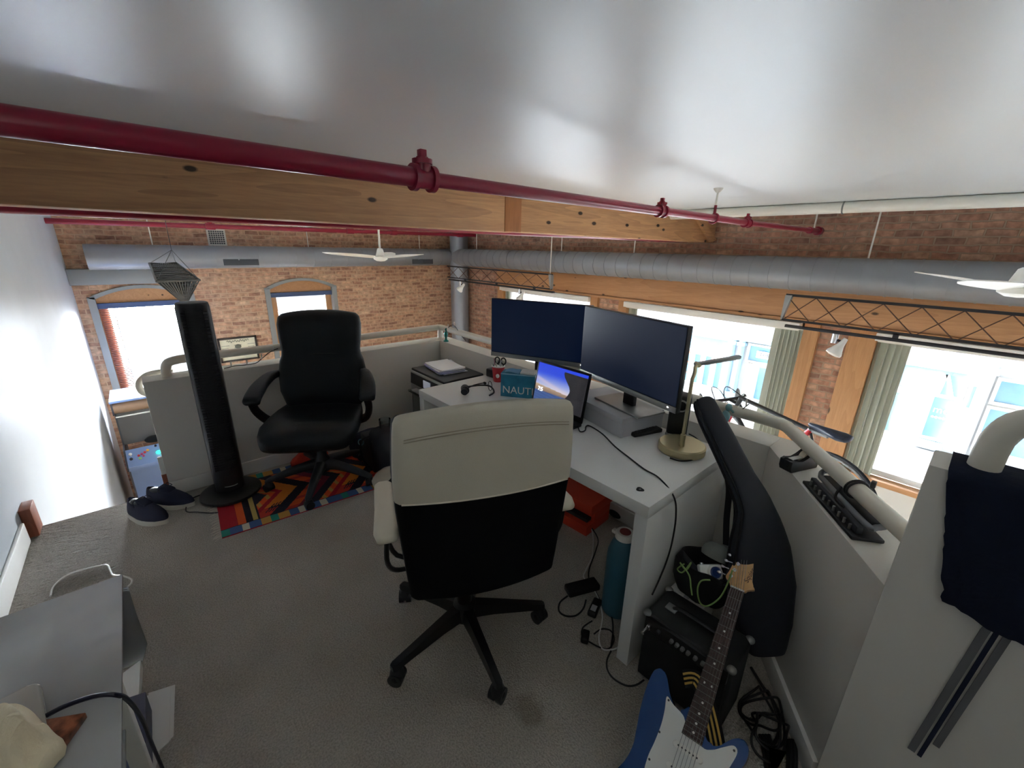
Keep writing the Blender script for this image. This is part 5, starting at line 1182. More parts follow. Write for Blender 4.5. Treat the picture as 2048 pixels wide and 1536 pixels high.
bm = newbm(); lathe(bm, [(0.0, ztop-0.022), (r*0.62, ztop-0.022), (r*0.62, ztop), (r*0.55, ztop+0.006), (r*0.42, ztop+0.006), (0, ztop+0.002)], Matrix.Translation(bb), 32); cbox(bm, bb+V((-0.01, 0.045, ztop-0.01)), (0.022, 0.02, 0.016), 0.004); cp = obj('cap', bm, M['white_metal'], t)
bm = newbm(); cyl(bm, bb+V((0, 0, ztop+0.001)), bb+V((0, 0, ztop+0.008)), r*0.36); obj('cap_insert', bm, mat('dull_red_plastic', (140, 66, 60), 0.5), cp)
def brick(px0, px1, w, h, lbl, name='power_adapter', lblpart=False):
    a, b = on_z(*px0), on_z(*px1); d = (b-a).normalized(); s = V((-d.y, d.x, 0)); Mx = axes(a, d, s, (0, 0, 1))
    bm = newbm(); box(bm, 0, (b-a).length, -w/2, w/2, 0.001, h, h*0.25, 3, M=Mx); o = tag(obj(name, bm, M['black']), lbl, 'power adapter')
    if lblpart:
        bm = newbm(); box(bm, 0.015, (b-a).length*0.5, -w*0.3, w*0.3, h, h+0.0006, M=Mx); obj('rating_label', bm, M['greycard'], o)
brick((1133, 1188), (1194, 1172), 0.065, 0.034, 'large black power brick on the carpet below the desk, left of the teal bottle')
brick((1182, 1236), (1196, 1205), 0.04, 0.028, 'small black power adapter with a white label by the teal bottle', lblpart=True)
brick((1168, 1290), (1172, 1268), 0.032, 0.03, 'black wall plug lying on the carpet in front of the desk leg')
def cable(name, lbl, pts, r, m, z=0.005, sm=6):
    bm = newbm(); tube(bm, [p if isinstance(p, V) else on_z(p[0], p[1], z) for p in pts], r, 8, sm); return tag(obj(name, bm, m), lbl, 'cable')
cable('cable', 'black cable loop at the left of the large power brick', [(1135, 1192), (1120, 1205), (1118, 1222), (1132, 1232), (1152, 1231), (1166, 1218), (1172, 1200)], 0.004, M['black'])
cable('cable', 'thin white cable running from the orange box down to the desk leg', [on_z(1158, 1030, 0.07), on_z(1175, 1040, 0.06), (1186, 1070), (1185, 1110), (1172, 1140), (1168, 1155), (1185, 1175), (1198, 1200), (1205, 1235), (1198, 1275), (1205, 1298), (1230, 1298), (1245, 1285)], 0.0036, mat('grey_white_cable', (216, 216, 212), 0.5))
cable('cable', 'black cable beside the thin white one under the desk', [on_z(1172, 1040, 0.05), (1195, 1075), (1192, 1100), (1178, 1140), (1180, 1165), (1192, 1185), (1205, 1210), (1222, 1230), (1226, 1260), (1222, 1295)], 0.0035, M['black'])
cable('cable', 'black loop of cable round the wall plug by the desk leg', [(1184, 1242), (1166, 1255), (1164, 1272), (1176, 1282), (1200, 1295), (1218, 1297), (1228, 1280), (1222, 1262), (1204, 1258), (1188, 1268)], 0.003, M['black'])
cable('cable', 'black cable running round the foot of the desk leg to the amplifier', [(1222, 1302), (1214, 1320), (1215, 1340), (1228, 1358), (1252, 1371), (1272, 1370), (1288, 1360)], 0.0035, M['black'])
bm = newbm(); c = on_z(1222, 1040); ellip(bm, c+V((0.06, 0, 0.028)), (0.05, 0.055, 0.03)); tag(obj('cable_reel', bm, M['black']), 'round black cable reel on the floor between orange box and teal bottle', 'cable reel')

# ================================================================== clothes and bag behind the chairs
c = on_z(762, 962)
t = thing('backpack', 'black backpack slumped on the floor between the two chairs', 'bag', on_z(785, 935))
B0 = on_z(800, 950)+V((0.02, 0.1, 0))
bm = newbm(); bag_loft(bm, [(B0+V((0, 0, 0.002)), (0.13, 0.02, 0), (-0.02, 0.12, 0)), (B0+V((0, 0.01, 0.06)), (0.15, 0.02, 0), (-0.02, 0.14, 0.01)), (B0+V((-0.01, 0.03, 0.16)), (0.14, 0.02, 0.01), (-0.02, 0.13, 0.02)), (B0+V((-0.03, 0.05, 0.25)), (0.12, 0.02, 0.015), (-0.02, 0.10, 0.02)), (B0+V((-0.04, 0.06, 0.285)), (0.10, 0.0, 0.01), (0, 0.08, 0.02)), (B0+V((-0.045, 0.06, 0.292)), (0.06, 0.0, 0.0), (0, 0.05, 0.0))], 36, 3)
obj('bag_body', bm, M['nylon'], t, 60)
bm = newbm(); tube(bm, [B0+V((-0.13, 0.09, 0.27)), B0+V((-0.20, 0.10, 0.24)), B0+V((-0.22, 0.05, 0.14)), B0+V((-0.18, 0.0, 0.05))], 0.014, 8, 5, flat=0.35); obj('shoulder_strap', bm, M['softblack'], t)
bm = newbm(); tube(bm, [B0+V((-0.20, 0.105, 0.235)) + V((0.018*cos(q), 0.01*sin(q), 0.018*sin(q))) for q in [2*pi*k/14 for k in range(14)]], 0.004, 6, closed=True); lab(obj('clip_ring', bm, M['teal'], t), 'teal clip ring')
gm = on_z(775, 862, 0.30); gm = V((gm.x, gm.y, 0.293))
t = thing('glass_mug', 'clear glass mug standing behind the chairs above the black backpack', 'mug', gm)
gy = V((gm.x+0.05, gm.y+0.10, 0.0))
bm = newbm(); box(bm, gy.x-0.17, gy.x+0.17, gy.y-0.10, gy.y+0.10, 0, 0.25, 0.004); ob = tag(obj('side_table', bm, M['darkgrey'], None, 30), 'low dark box behind the backpack, carrying the glass mug', 'box')
bm = newbm(); box(bm, gy.x-0.17, gy.x+0.17, gy.y-0.104, gy.y-0.10, 0.02, 0.23); obj('front_panel', bm, M['black'], ob, 30)
GB = Matrix.Translation((gy.x-0.03, gy.y-0.02, 0.2505))
t.matrix_world = GB; ROOTM[t.name] = GB
bm = newbm(); lathe(bm, [(0.0, 0.0), (0.04, 0.0), (0.042, 0.01), (0.042, 0.11), (0.039, 0.11), (0.038, 0.014), (0.0, 0.012)], Matrix(), 32); obj('mug_body', bm, glass_mat('drinking_glass', (0.9, 0.92, 0.92), 0.5), t, local=True)
bm = newbm(); tube(bm, [(0.04, 0, 0.09), (0.075, 0, 0.085), (0.078, 0, 0.045), (0.041, 0, 0.025)], 0.006, 8, 5); obj('mug_handle', bm, bpy.data.materials['drinking_glass'], t, local=True)
c = on_z(742, 930); tag(obj('trousers', blob((c.x+0.09, c.y+0.19, 0.007), (0.17, 0.14, 0.11), 3), M['navycloth']), 'dark crumpled trousers on the rug end beside the black chair', 'clothes')
c = on_z(770, 968); tag(obj('tee_shirt', blob((c.x+0.04, c.y+0.0, 0.0), (0.12, 0.085, 0.07), 9), mat('off_white_cotton', (196, 188, 170), 0.9, bump=0.2, scale=60)), 'crumpled off-white shirt on the floor behind the cream chair arm', 'clothes')
c = on_z(790, 975); tag(obj('jumper', blob((c.x+0.10, c.y-0.02, 0.0), (0.13, 0.09, 0.075), 12), M['softblack']), 'crumpled black jumper on the floor next to the off-white shirt', 'clothes')
# ================================================================== on the angled half wall
WA, WB_ = V((1.926, 0.485, 0)), V((1.294, 0.005, 0)); wd = (WB_-WA).normalized(); wn = V((-wd.y, wd.x, 0))
if wn.x < 0: wn = -wn
a, b = on_z(1612, 968, 0.762), on_z(1752, 1083, 0.762); d = wd; s = wn; Mx = axes(a, d, s, (0, 0, 1)); L = (b-a).dot(d)
t = thing('hole_punch', 'long grey and black paper hole punch on top of the angled half wall', 'hole punch', (a+b)/2)
bm = newbm(); box(bm, -0.005, L+0.01, -0.012, 0.075, 0.0, 0.012, 0.004, M=Mx); obj('base_plate', bm, M['black'], t, 40)
bm = newbm(); box(bm, 0.01, L-0.005, 0.004, 0.022, 0.012, 0.036, 0.004, M=Mx); pr = obj('punch_rail', bm, M['darkgrey'], t, 40)
for k in range(9):
    bm = newbm(); cyl(bm, Mx @ V((0.03+k*(L-0.06)/8, -0.001, 0.013)), Mx @ V((0.03+k*(L-0.06)/8, -0.001, 0.030)), 0.004, seg=10); obj('punch_pin', bm, M['silver'], pr)
bm = newbm(); tube(bm, [Mx @ V(p) for p in ((0.02, 0.03, 0.045), (-0.005, 0.045, 0.055), (0.0, 0.075, 0.062), (0.02, 0.085, 0.062))] + [Mx @ V(p) for p in ((L-0.02, 0.085, 0.062), (L, 0.075, 0.06), (L+0.005, 0.045, 0.05), (L-0.02, 0.028, 0.045), (0.02, 0.03, 0.045))], 0.009, 10, 4); lab(obj('lever_frame', bm, mat('mid_grey_plastic', (128, 130, 132), 0.45), t), 'grey lever frame')
bm = newbm(); box(bm, 0.015, L-0.015, 0.032, 0.082, 0.042, 0.052, 0.003, M=Mx); obj('lever_plate', bm, M['black'], t, 40)
a2 = on_z(1572, 940, 0.762); Mx = axes(a2, V((0.93, -0.36, 0)).normalized(), V((0.36, 0.93, 0)).normalized(), (0, 0, 1))
t = thing('tape_dispenser', 'black tape dispenser on the angled half wall before the hole punch', 'tape dispenser', a2)
prof = [(-0.005, 0), (0.135, 0), (0.14, 0.03), (0.12, 0.06), (0.095, 0.066), (0.07, 0.05), (0.045, 0.038), (0.015, 0.042), (0.005, 0.05), (-0.012, 0.045), (-0.012, 0.015)]
MM = Mx @ Matrix(((1, 0, 0, 0), (0, 0, 1, 0), (0, 1, 0, 0), (0, 0, 0, 1)))
bm = newbm(); prism(bm, prof, -0.026, -0.013, MM, 0.003); prism(bm, prof, 0.013, 0.026, MM, 0.003); prism(bm, [(-0.005, 0), (0.135, 0), (0.138, 0.02), (-0.01, 0.02)], -0.014, 0.014, MM); prism(bm, [(-0.012, 0.02), (0.02, 0.02), (0.015, 0.04), (-0.01, 0.044)], -0.014, 0.014, MM); obj('dispenser_body', bm, M['black'], t, 40)
bm = newbm(); cyl(bm, MM @ V((0.095, 0.04, -0.011)), MM @ V((0.095, 0.04, 0.011)), 0.028, seg=30); tape = obj('tape_roll', bm, M['creamvinyl'], t, 40)
bm = newbm(); box(bm, 0.01, 0.07, -0.01, 0.01, 0.046, 0.0475, M=Mx); obj('tape_strip', bm, M['trim'], t)
# cord wrapped round the rail
rc = V((1.60, 0.144, 0.857)); bm = newbm()
for k in range(2): tube(bm, [rc + wd*(0.012*k+0.004*sin(q)) + wn*(0.030*cos(q)) + V((0, 0, 0.030*sin(q))) for q in [2*pi*j/24 for j in range(24)]], 0.0035, 8, closed=True)
tube(bm, [rc+wn*-0.04+V((0, 0, 0.0)), rc+wn*-0.06+wd*0.02+V((0, 0, -0.03)), rc+wn*-0.045+wd*0.05+V((0, 0, -0.045))], 0.004, 8, 4)
t = tag(obj('cable_tie', bm, M['black']), 'black cord tied round the rail above the hole punch', 'cord')
bm = newbm(); cbox(bm, rc+wn*0.045+V((0, 0, 0.02)), (0.02, 0.014, 0.022), 0.003); obj('tie_clip', bm, M['black'], t)
# string lights
def stringlights(pts, n, lbl):
    P = smooth_path(pts, 6); t = thing('string_lights', lbl, 'string lights', P[0]); bm = newbm(); tube(bm, P, 0.0028, 6); obj('wire', bm, M['black'], t)
    for k in range(n):
        p = P[int((k+0.5)*len(P)/n)]; bm = newbm(); cyl(bm, p, p+V((0.003, 0.002, 0.014)), 0.0035, seg=8); ellip(bm, p+V((0.004, 0.003, 0.024)), (0.005, 0.005, 0.011), 8, 6); obj('bulb', bm, M['white_metal'], t)
stringlights([on_y(x, y, 3.22) for x, y in ((448, 737), (470, 732), (490, 730), (512, 726), (525, 716), (540, 704), (556, 697))], 4, 'dark string of little bulbs draped over the far half wall beside the tower fan')
stringlights([on_x(x, y, 1.985) for x, y in ((892, 664), (897, 655), (905, 650), (912, 655), (920, 668), (932, 682))], 3, 'dark string of little bulbs hanging from the rail in the loft corner')
stringlights([on_x(x, y, 1.99) for x, y in ((1440, 820), (1468, 831), (1476, 826), (1488, 816), (1498, 808))], 3, 'dark string of little bulbs hooked over the rail above the guitar bag')
# little figurines
def figurine(p, lbl, m, s):
    p = V(p); t = thing('figurine', lbl, 'figurine', p)
    bm = newbm(); lathe(bm, [(0.0, 0), (0.022*s, 0), (0.022*s, 0.006*s), (0.012*s, 0.012*s), (0.009*s, 0.03*s), (0.016*s, 0.05*s), (0.018*s, 0.065*s), (0.010*s, 0.082*s), (0.0, 0.086*s)], Matrix.Translation(p), 18); obj('figure_body', bm, m, t)
    bm = newbm(); ellip(bm, p+V((0.004*s, -0.004*s, 0.098*s)), (0.013*s, 0.013*s, 0.016*s), 14, 10); tube(bm, [p+V((0, -0.008*s, 0.095*s)), p+V((-0.01*s, -0.024*s, 0.092*s)), p+V((-0.012*s, -0.03*s, 0.086*s))], 0.004*s, 8); obj('head', bm, m, t)
M['jade'] = mat('jade_glaze', (24, 120, 108), 0.25)
q = on_x(894, 679, 1.985); figurine((1.975, q.y, 0.7605), 'small jade green figurine on the half wall in the loft corner', M['jade'], 1.05)
figurine((1.975, 0.70, 0.7605), 'pale glazed bird figurine on the half wall behind the guitar bag', mat('pale_teal_glaze', (128, 170, 172), 0.2), 1.15)

# ================================================================== jacket on the grey wall
M['navycotton'] = mat('navy_cotton', (22, 32, 58), 0.85, bump=0.25, scale=50)
X0 = 1.262
edge = [(1897, 926), (1893, 980), (1890, 1040), (1887, 1110), (1884, 1150), (1891, 1166), (1883, 1180), (1886, 1192), (1905, 1208), (1930, 1220), (1960, 1232), (1992, 1240), (2015, 1236), (2060, 1225), (2130, 1210)]
pts = [on_x(x, y, X0) for x, y in edge]
t = thing('jacket', 'navy blue jacket draped over the end of the grey wall at right', 'jacket', (1.3, -0.2, 0.6))
bm = newbm(); NYJ, NZJ = 40, 30
ytop, yend = pts[0].y, -0.50
lft = smooth_path(pts[:8], 6); botp = smooth_path(pts[7:], 6)
def left_y(z):
    best = min(lft, key=lambda p: abs(p.z-z)); return best.y
def bot_z(y):
    best = min(botp, key=lambda p: abs(p.y-y)); return best.z
zt = 1.121; rows = []
for i in range(NYJ+1):
    u = i/NYJ; col = []
    for j in range(NZJ+1):
        v = j/NZJ
        y0 = ytop + (yend-ytop)*u; zb = bot_z(y0); z = zt + (zb-zt)*v
        yl = left_y(z); y = yl + (yend-yl)*u
        fold = 0.010*sin(22*u+3*v)*v + 0.006*sin(47*u-5*v) + 0.012*sin(9*u+1.5*v)*v
        bulge = 0.006 + 0.03*v*sin(pi*min(1, u*6+0.05)/2)
        x = X0 - bulge - abs(fold)*0.8
        if j == 0: x = X0 + 0.006
        col.append(V((min(x, 1.269), y, z)))
    rows.append([V((1.40, col[0].y, zt-0.002)), V((1.33, col[0].y, zt+0.002))] + col)
R = loft(bm, rows, closed=False, cap=False); bmesh.ops.solidify(bm, geom=bm.faces[:], thickness=0.004)
obj('jacket_cloth', bm, M['navycotton'], t, 70)
M['streakgrey'] = mat('streak_grey', (104, 104, 106), 0.8)  # flat straps model blurry dark streaks of unclear cause
for (pa, pb, w, m, lbl) in (((1985, 1238), (1822, 1500), 0.007, 'streakgrey', 'wider grey streak slanting below the navy jacket, nearest the wall edge, modelled as a strap'), ((2012, 1236), (1838, 1512), 0.004, 'navycotton', 'narrow navy streak slanting below the jacket between the two grey ones, modelled as a strap'), ((2044, 1232), (1872, 1492), 0.006, 'streakgrey', 'grey streak slanting below the navy jacket at the right edge, modelled as a strap')):
    P = [on_x(pa[0]+(pb[0]-pa[0])*k/10, pa[1]+(pb[1]-pa[1])*k/10, 1.267-0.004*sin(pi*k/10)) for k in range(11)]
    P[0].x = 1.255
    bm = newbm(); ribbon(bm, P, -w, w, V((1, 0, 0)), 0.0015); tag(obj('strap', bm, M[m], None, 30), lbl, 'strap')

# ================================================================== bicycle on the landing
BX, BZ = 3.3, -0.37; R_ = 0.335
ry = 0.44; fy_ = ry + 0.93
t = thing('bicycle', 'black and red road bicycle standing beyond the rail by the street windows', 'bicycle', (BX, (ry+fy_)/2, BZ))
M['tyre'] = mat('black_tyre', (28, 28, 30), 0.7); M['bikeblack'] = mat('black_bike_paint', (20, 20, 22), 0.3, coat=0.5); M['bikered'] = mat('red_bike_paint', (190, 34, 44), 0.3)
for y in (ry, fy_):
    c = V((BX, y, BZ+R_)); ring = lambda r: [c+V((0, r*cos(q), r*sin(q))) for q in [2*pi*k/48 for k in range(48)]]
    bm = newbm(); tube(bm, ring(R_-0.012), 0.012, 10, closed=True); w_ = obj('wheel', bm, M['tyre'], t)
    bm = newbm(); tube(bm, ring(R_-0.032), 0.010, 8, closed=True); obj('rim', bm, M['silver'], w_)
    bm = newbm(); cyl(bm, c-V((0.04, 0, 0)), c+V((0.04, 0, 0)), 0.018, seg=14)
    for k in range(16): q = 2*pi*k/16; cyl(bm, c+V((0.02*(-1)**k, 0, 0)), c+V((0, (R_-0.035)*cos(q), (R_-0.035)*sin(q))), 0.0012, seg=5)
    obj('spokes', bm, M['silver'], w_)
rw, fw = V((BX, ry, BZ+R_)), V((BX, fy_, BZ+R_)); bbk = V((BX, ry+0.42, BZ+0.28)); sc_ = V((BX, ry+0.20, BZ+0.76)); hc = V((BX, fy_-0.15, BZ+0.80)); hb_ = V((BX, fy_-0.11, BZ+0.67))
bm = newbm()
for p, q, r in ((bbk, sc_, 0.016), (sc_, hc, 0.016), (bbk, hb_, 0.019), (hb_, hc, 0.018), (sc_, rw, 0.009), (bbk, rw, 0.010)): cyl(bm, p, q, r, seg=14)
obj('frame', bm, M['bikeblack'], t)
bm = newbm(); cyl(bm, hb_, fw, 0.013); obj('fork', bm, M['bikered'], t)
sp2 = on_x(1672, 872, BX); sd = (sc_-bbk).normalized(); stp = V((BX, sc_.y-0.12, sp2.z-0.03))
bm = newbm(); cyl(bm, sc_, stp, 0.0135); cyl(bm, sc_-sd*0.03, sc_+sd*0.012, 0.02); obj('seat_post', bm, M['silver'], t)
bm = newbm(); cyl(bm, sc_-sd*0.035, sc_+sd*0.005, 0.0205); obj('seat_clamp', bm, M['bikered'], t)
bm = newbm(); rings = []
for u, w, h in ((-0.13, 0.02, 0.012), (-0.12, 0.055, 0.02), (-0.08, 0.07, 0.024), (-0.03, 0.055, 0.024), (0.03, 0.03, 0.022), (0.09, 0.018, 0.018), (0.13, 0.015, 0.013), (0.14, 0.006, 0.006)):
    rings.append([V((BX+w*cos(q), stp.y+u, stp.z+0.035+h*sin(q)*(1 if sin(q) > 0 else 1.3)+0.10*u*u)) for q in [2*pi*k/18 for k in range(18)]])
loft(bm, rings); obj('saddle', bm, mat('dark_blue_saddle', (34, 42, 60), 0.45), t)
hbz = hc.z-0.06; hy = hc.y+0.02
bm = newbm(); cyl(bm, hc, V((BX, hy, hbz+0.001)), 0.014); cyl(bm, V((BX, hy, hbz)), V((BX, hy+0.09, hbz+0.01)), 0.014); obj('stem', bm, M['bikeblack'], t)
bm = newbm(); tube(bm, smooth_path([(BX-0.21, hy-0.02, hbz-0.10), (BX-0.21, hy+0.10, hbz-0.12), (BX-0.21, hy+0.17, hbz-0.05), (BX-0.205, hy+0.13, hbz+0.01), (BX-0.15, hy+0.09, hbz+0.012), (BX+0.15, hy+0.09, hbz+0.012), (BX+0.205, hy+0.13, hbz+0.01), (BX+0.21, hy+0.17, hbz-0.05), (BX+0.21, hy+0.10, hbz-0.12), (BX+0.21, hy-0.02, hbz-0.10)], 5), 0.014, 10); obj('handlebar', bm, M['bikeblack'], t)
for s in (-1, 1):
    bm = newbm(); tube(bm, [(BX+s*0.21, hy+0.17, hbz-0.02), (BX+s*0.215, hy+0.20, hbz+0.04), (BX+s*0.21, hy+0.20, hbz-0.04), (BX+s*0.205, hy+0.17, hbz-0.12)], 0.011, 8, 4); obj('brake_lever', bm, M['silver'], t)
bm = newbm(); tube(bm, [(BX-0.15, hy+0.1, hbz+0.02), (BX-0.1, hy+0.2, hbz+0.09), (BX, hy+0.19, hbz+0.05), (BX+0.01, hy+0.06, hbz-0.08)], 0.004, 6, 5); tube(bm, [(BX+0.15, hy+0.1, hbz+0.02), (BX+0.08, hy+0.2, hbz+0.08), (BX, hy+0.15, hbz+0.03), (BX-0.01, hy+0.06, hbz-0.1)], 0.004, 6, 5); obj('brake_cables', bm, M['black'], t)
bm = newbm(); cyl(bm, bbk-V((0.012, 0, 0)), bbk+V((0.012, 0, 0)), 0.09, seg=32); cyl(bm, bbk-V((0.05, 0, 0)), bbk+V((0.05, 0, 0)), 0.02); obj('chainset', bm, M['silver'], t)
bm = newbm(); cyl(bm, bbk+V((-0.05, 0, 0)), bbk+V((-0.05, 0.12, -0.12)), 0.01); cbox(bm, bbk+V((-0.09, 0.12, -0.12)), (0.08, 0.06, 0.02), 0.004); cyl(bm, bbk+V((0.05, 0, 0)), bbk+V((0.05, -0.12, 0.12)), 0.01); cbox(bm, bbk+V((0.09, -0.12, 0.12)), (0.08, 0.06, 0.02), 0.004); obj('cranks', bm, M['bikeblack'], t)
bm = newbm(); cyl(bm, rw+V((-0.06, 0.05, 0)), V((BX-0.25, ry+0.15, BZ)), 0.008); obj('kickstand', bm, M['silver'], t)
bp0 = V((BX, ry, 0)); t.matrix_world = Matrix.Translation(bp0) @ Matrix.Rotation(radians(-20), 4, 'Z') @ Matrix.Translation(-bp0) @ ROOTM[t.name]

# ================================================================== arcade machine on the lower floor
AY = 7.6
tl_ = on_y(219, 808, AY); axl, axr = tl_.x, tl_.x+0.74; azt = tl_.z
ctl = on_y(238, 905, AY-0.05).z; ctb = on_y(254, 937, AY-0.22).z
M['cabblue'] = mat('blue_white_laminate', (122, 146, 192), 0.35); M['cabside'] = mat('dark_cabinet_side', (58, 58, 66), 0.5)
t = thing('arcade_machine', 'pale blue arcade machine with coloured buttons on the lower floor under the left window', 'arcade machine', ((axl+axr)/2, AY+0.3, ZF))
prof = [(AY, azt), (AY+0.62, azt), (AY+0.62, ZF), (AY-0.08, ZF), (AY-0.08, ctb-0.06), (AY-0.24, ctb-0.05), (AY-0.24, ctb+0.01), (AY-0.03, ctl), (AY+0.16, ctl+0.02), (AY+0.20, azt-0.22), (AY, azt-0.18)]
MYZ = Matrix(((0, 0, 1, 0), (1, 0, 0, 0), (0, 1, 0, 0), (0, 0, 0, 1)))
for x in (axl, axr-0.02):
    bm = newbm(); prism(bm, prof, x, x+0.02, MYZ); obj('side_panel', bm, M['cabside'], t, 30)
bm = newbm(); box(bm, axl-0.004, axr+0.004, AY-0.02, AY+0.62, azt, azt+0.03, 0.004); obj('top_panel', bm, M['cabblue'], t, 30)
bm = newbm(); cyl(bm, (axl+0.02, AY+0.08, azt-0.09), (axr-0.02, AY+0.08, azt-0.09), 0.085, seg=28); lab(obj('marquee', bm, mat('tan_marquee', (150, 120, 96), 0.4), t), 'tan rounded marquee')
bm = newbm(); box(bm, axl+0.02, axr-0.02, AY+0.0, AY+0.02, azt-0.215, azt-0.20); obj('marquee_trim', bm, M['white_metal'], t)
bm = newbm(); hexa(bm, [V((axl+0.02, AY+0.15, ctl+0.02)), V((axr-0.02, AY+0.15, ctl+0.02)), V((axr-0.02, AY+0.6, ctl+0.02)), V((axl+0.02, AY+0.6, ctl+0.02)), V((axl+0.02, AY+0.20, azt-0.2)), V((axr-0.02, AY+0.20, azt-0.2)), V((axr-0.02, AY+0.6, azt-0.02)), V((axl+0.02, AY+0.6, azt-0.02))]); obj('screen', bm, mat('dim_grey_screen', (84, 82, 80), 0.3), t, 30)
bm = newbm(); hexa(bm, [V((axl+0.02, AY-0.24, ctb-0.05)), V((axr-0.02, AY-0.24, ctb-0.05)), V((axr-0.02, AY+0.2, ctb-0.05)), V((axl+0.02, AY+0.2, ctb-0.05)), V((axl+0.02, AY-0.24, ctb+0.01)), V((axr-0.02, AY-0.24, ctb+0.01)), V((axr-0.02, AY-0.03, ctl)), V((axl+0.02, AY-0.03, ctl))]); cp = obj('control_deck', bm, M['cabblue'], t, 30)
def deck(u, v): return V((axl+0.02+u, AY-0.24+0.21*v, ctb+0.01+(ctl-ctb-0.01)*v))
dn = V((0, -(ctl-ctb-0.01), 0.21)).normalized()
cols = {'red': (206, 50, 50), 'amber': (236, 170, 70), 'green': (150, 200, 110), 'magenta': (190, 60, 110), 'white': (240, 240, 240), 'black': (24, 24, 26)}
BT = {k: mat('button_%s' % k, v, 0.3) for k, v in cols.items()}
for u, v, c, r in ((0.13, 0.55, 'red', 0.016), (0.165, 0.60, 'magenta', 0.016), (0.2, 0.66, 'red', 0.016), (0.235, 0.74, 'amber', 0.018), (0.14, 0.38, 'green', 0.018), (0.18, 0.48, 'magenta', 0.014), (0.33, 0.9, 'black', 0.016), (0.42, 0.92, 'black', 0.016), (0.045, 0.45, 'black', 0.02)):
    bm = newbm(); cyl(bm, deck(u, v), deck(u, v)+dn*0.014, r, r*0.85, 16); obj('push_button', bm, BT[c], cp)
bm = newbm(); cyl(bm, deck(0.05, 0.62), deck(0.05, 0.62)+dn*0.05, 0.006); ellip(bm, deck(0.05, 0.62)+dn*0.06, (0.02, 0.02, 0.02), 14, 10); obj('joystick', bm, BT['white'], cp)
bm = newbm(); ellip(bm, deck(0.35, 0.5)+dn*0.005, (0.032, 0.032, 0.022), 18, 12); obj('track_ball', bm, mat('lit_green_ball', (40, 220, 150), 0.2, emit=(30, 230, 150), estr=0.7), cp)
bm = newbm(); box(bm, axl+0.02, axr-0.02, AY-0.08, AY-0.06, ZF, ctb-0.05); obj('front_panel', bm, M['cabblue'], t, 30)
bm = newbm(); q = V((axl+0.36, AY+0.08, ctl+0.03)); lathe(bm, [(0.0, 0), (0.11, 0), (0.12, 0.02), (0.09, 0.045), (0.0, 0.055)], Matrix.Translation(q), 24); tag(obj('cap', bm, M['softblack']), 'black cap lying under the arcade machine screen', 'cap')

# framed certificate on the far wall
t = thing('framed_certificate', 'framed cream certificate with ornate heading on the far brick wall, partly behind the rail', 'picture', (1.18, 8.78, -0.5))
bm = newbm(); x0, x1, z0, z1 = 0.885, 1.485, -0.50, -0.065
for q in ((x0, x1, z0, z0+0.03), (x0, x1, z1-0.03, z1), (x0, x0+0.03, z0, z1), (x1-0.03, x1, z0, z1)): box(bm, q[0], q[1], 8.765, 8.80, q[2], q[3], 0.003)
obj('frame', bm, mat('dark_brown_frame', (52, 42, 38), 0.4), t, 30)
bm = newbm(); box(bm, x0+0.02, x1-0.02, 8.785, 8.80, z0+0.02, z1-0.02); sh = obj('certificate_sheet', bm, mat('cream_certificate', (232, 226, 196), 0.7), t, 30)
bm = newbm(); tube(bm, [V((1.02+0.34*k/60, 8.784, -0.135+0.016*sin(k*0.9)+0.008*sin(k*0.37))) for k in range(61)], 0.004, 5); 
for k in range(5):
    for xx in (0.93, 1.12, 1.33): box(bm, xx, xx+0.12-0.02*(k % 2), 8.783, 8.785, -0.21-0.05*k, -0.204-0.05*k)
prism(bm, [(1.18+0.05*cos(q), -0.235+0.04*sin(q)) for q in [2*pi*k/16 for k in range(16)]], 8.783, 8.785, MXZ)
obj('script_heading', bm, mat('grey_ink', (110, 110, 96), 0.8), sh)

# hanging wire sculpture
M['wire'] = mat('dull_grey_wire', (96, 98, 98), 0.5, 0.5)
A_, B_, C_, D_ = on_y(299, 527, 4.30), on_y(352, 526, 4.42), on_y(399, 560, 4.05), on_y(313, 563, 3.92); zt = (A_.z+B_.z+C_.z+D_.z)/4
apex = on_y(372, 611, 4.12); top = on_y(343, 500, 4.2)
t = thing('hanging_sculpture', 'grey wire sculpture like an upturned pyramid hanging above the tower fan', 'sculpture', apex)
bm = newbm(); tube(bm, [A_, B_, C_, D_], 0.009, 8, closed=True); obj('rim', bm, M['wire'], t)
bm = newbm()
for k in range(1, 9): tube(bm, [A_.lerp(D_, k/9), B_.lerp(C_, k/9)], 0.006, 6)
obj('slats', bm, M['wire'], t)
for p, q in ((A_, D_), (D_, C_), (C_, B_), (B_, A_)):
    bm = newbm()
    for k in range(15): tube(bm, [p.lerp(q, k/14), apex + (p.lerp(q, k/14)-apex)*0.1], 0.004, 5)
    for k in range(1, 7): tube(bm, [p.lerp(apex, k/7), q.lerp(apex, k/7)], 0.0035, 5)
    obj('wire_side', bm, M['wire'], t)
bm = newbm()
for p in (A_, B_, C_, D_): tube(bm, [p, top], 0.0022, 5)
tube(bm, [top, V((top.x, top.y, ZC))], 0.0022, 5); obj('hanging_wires', bm, M['wire'], t)

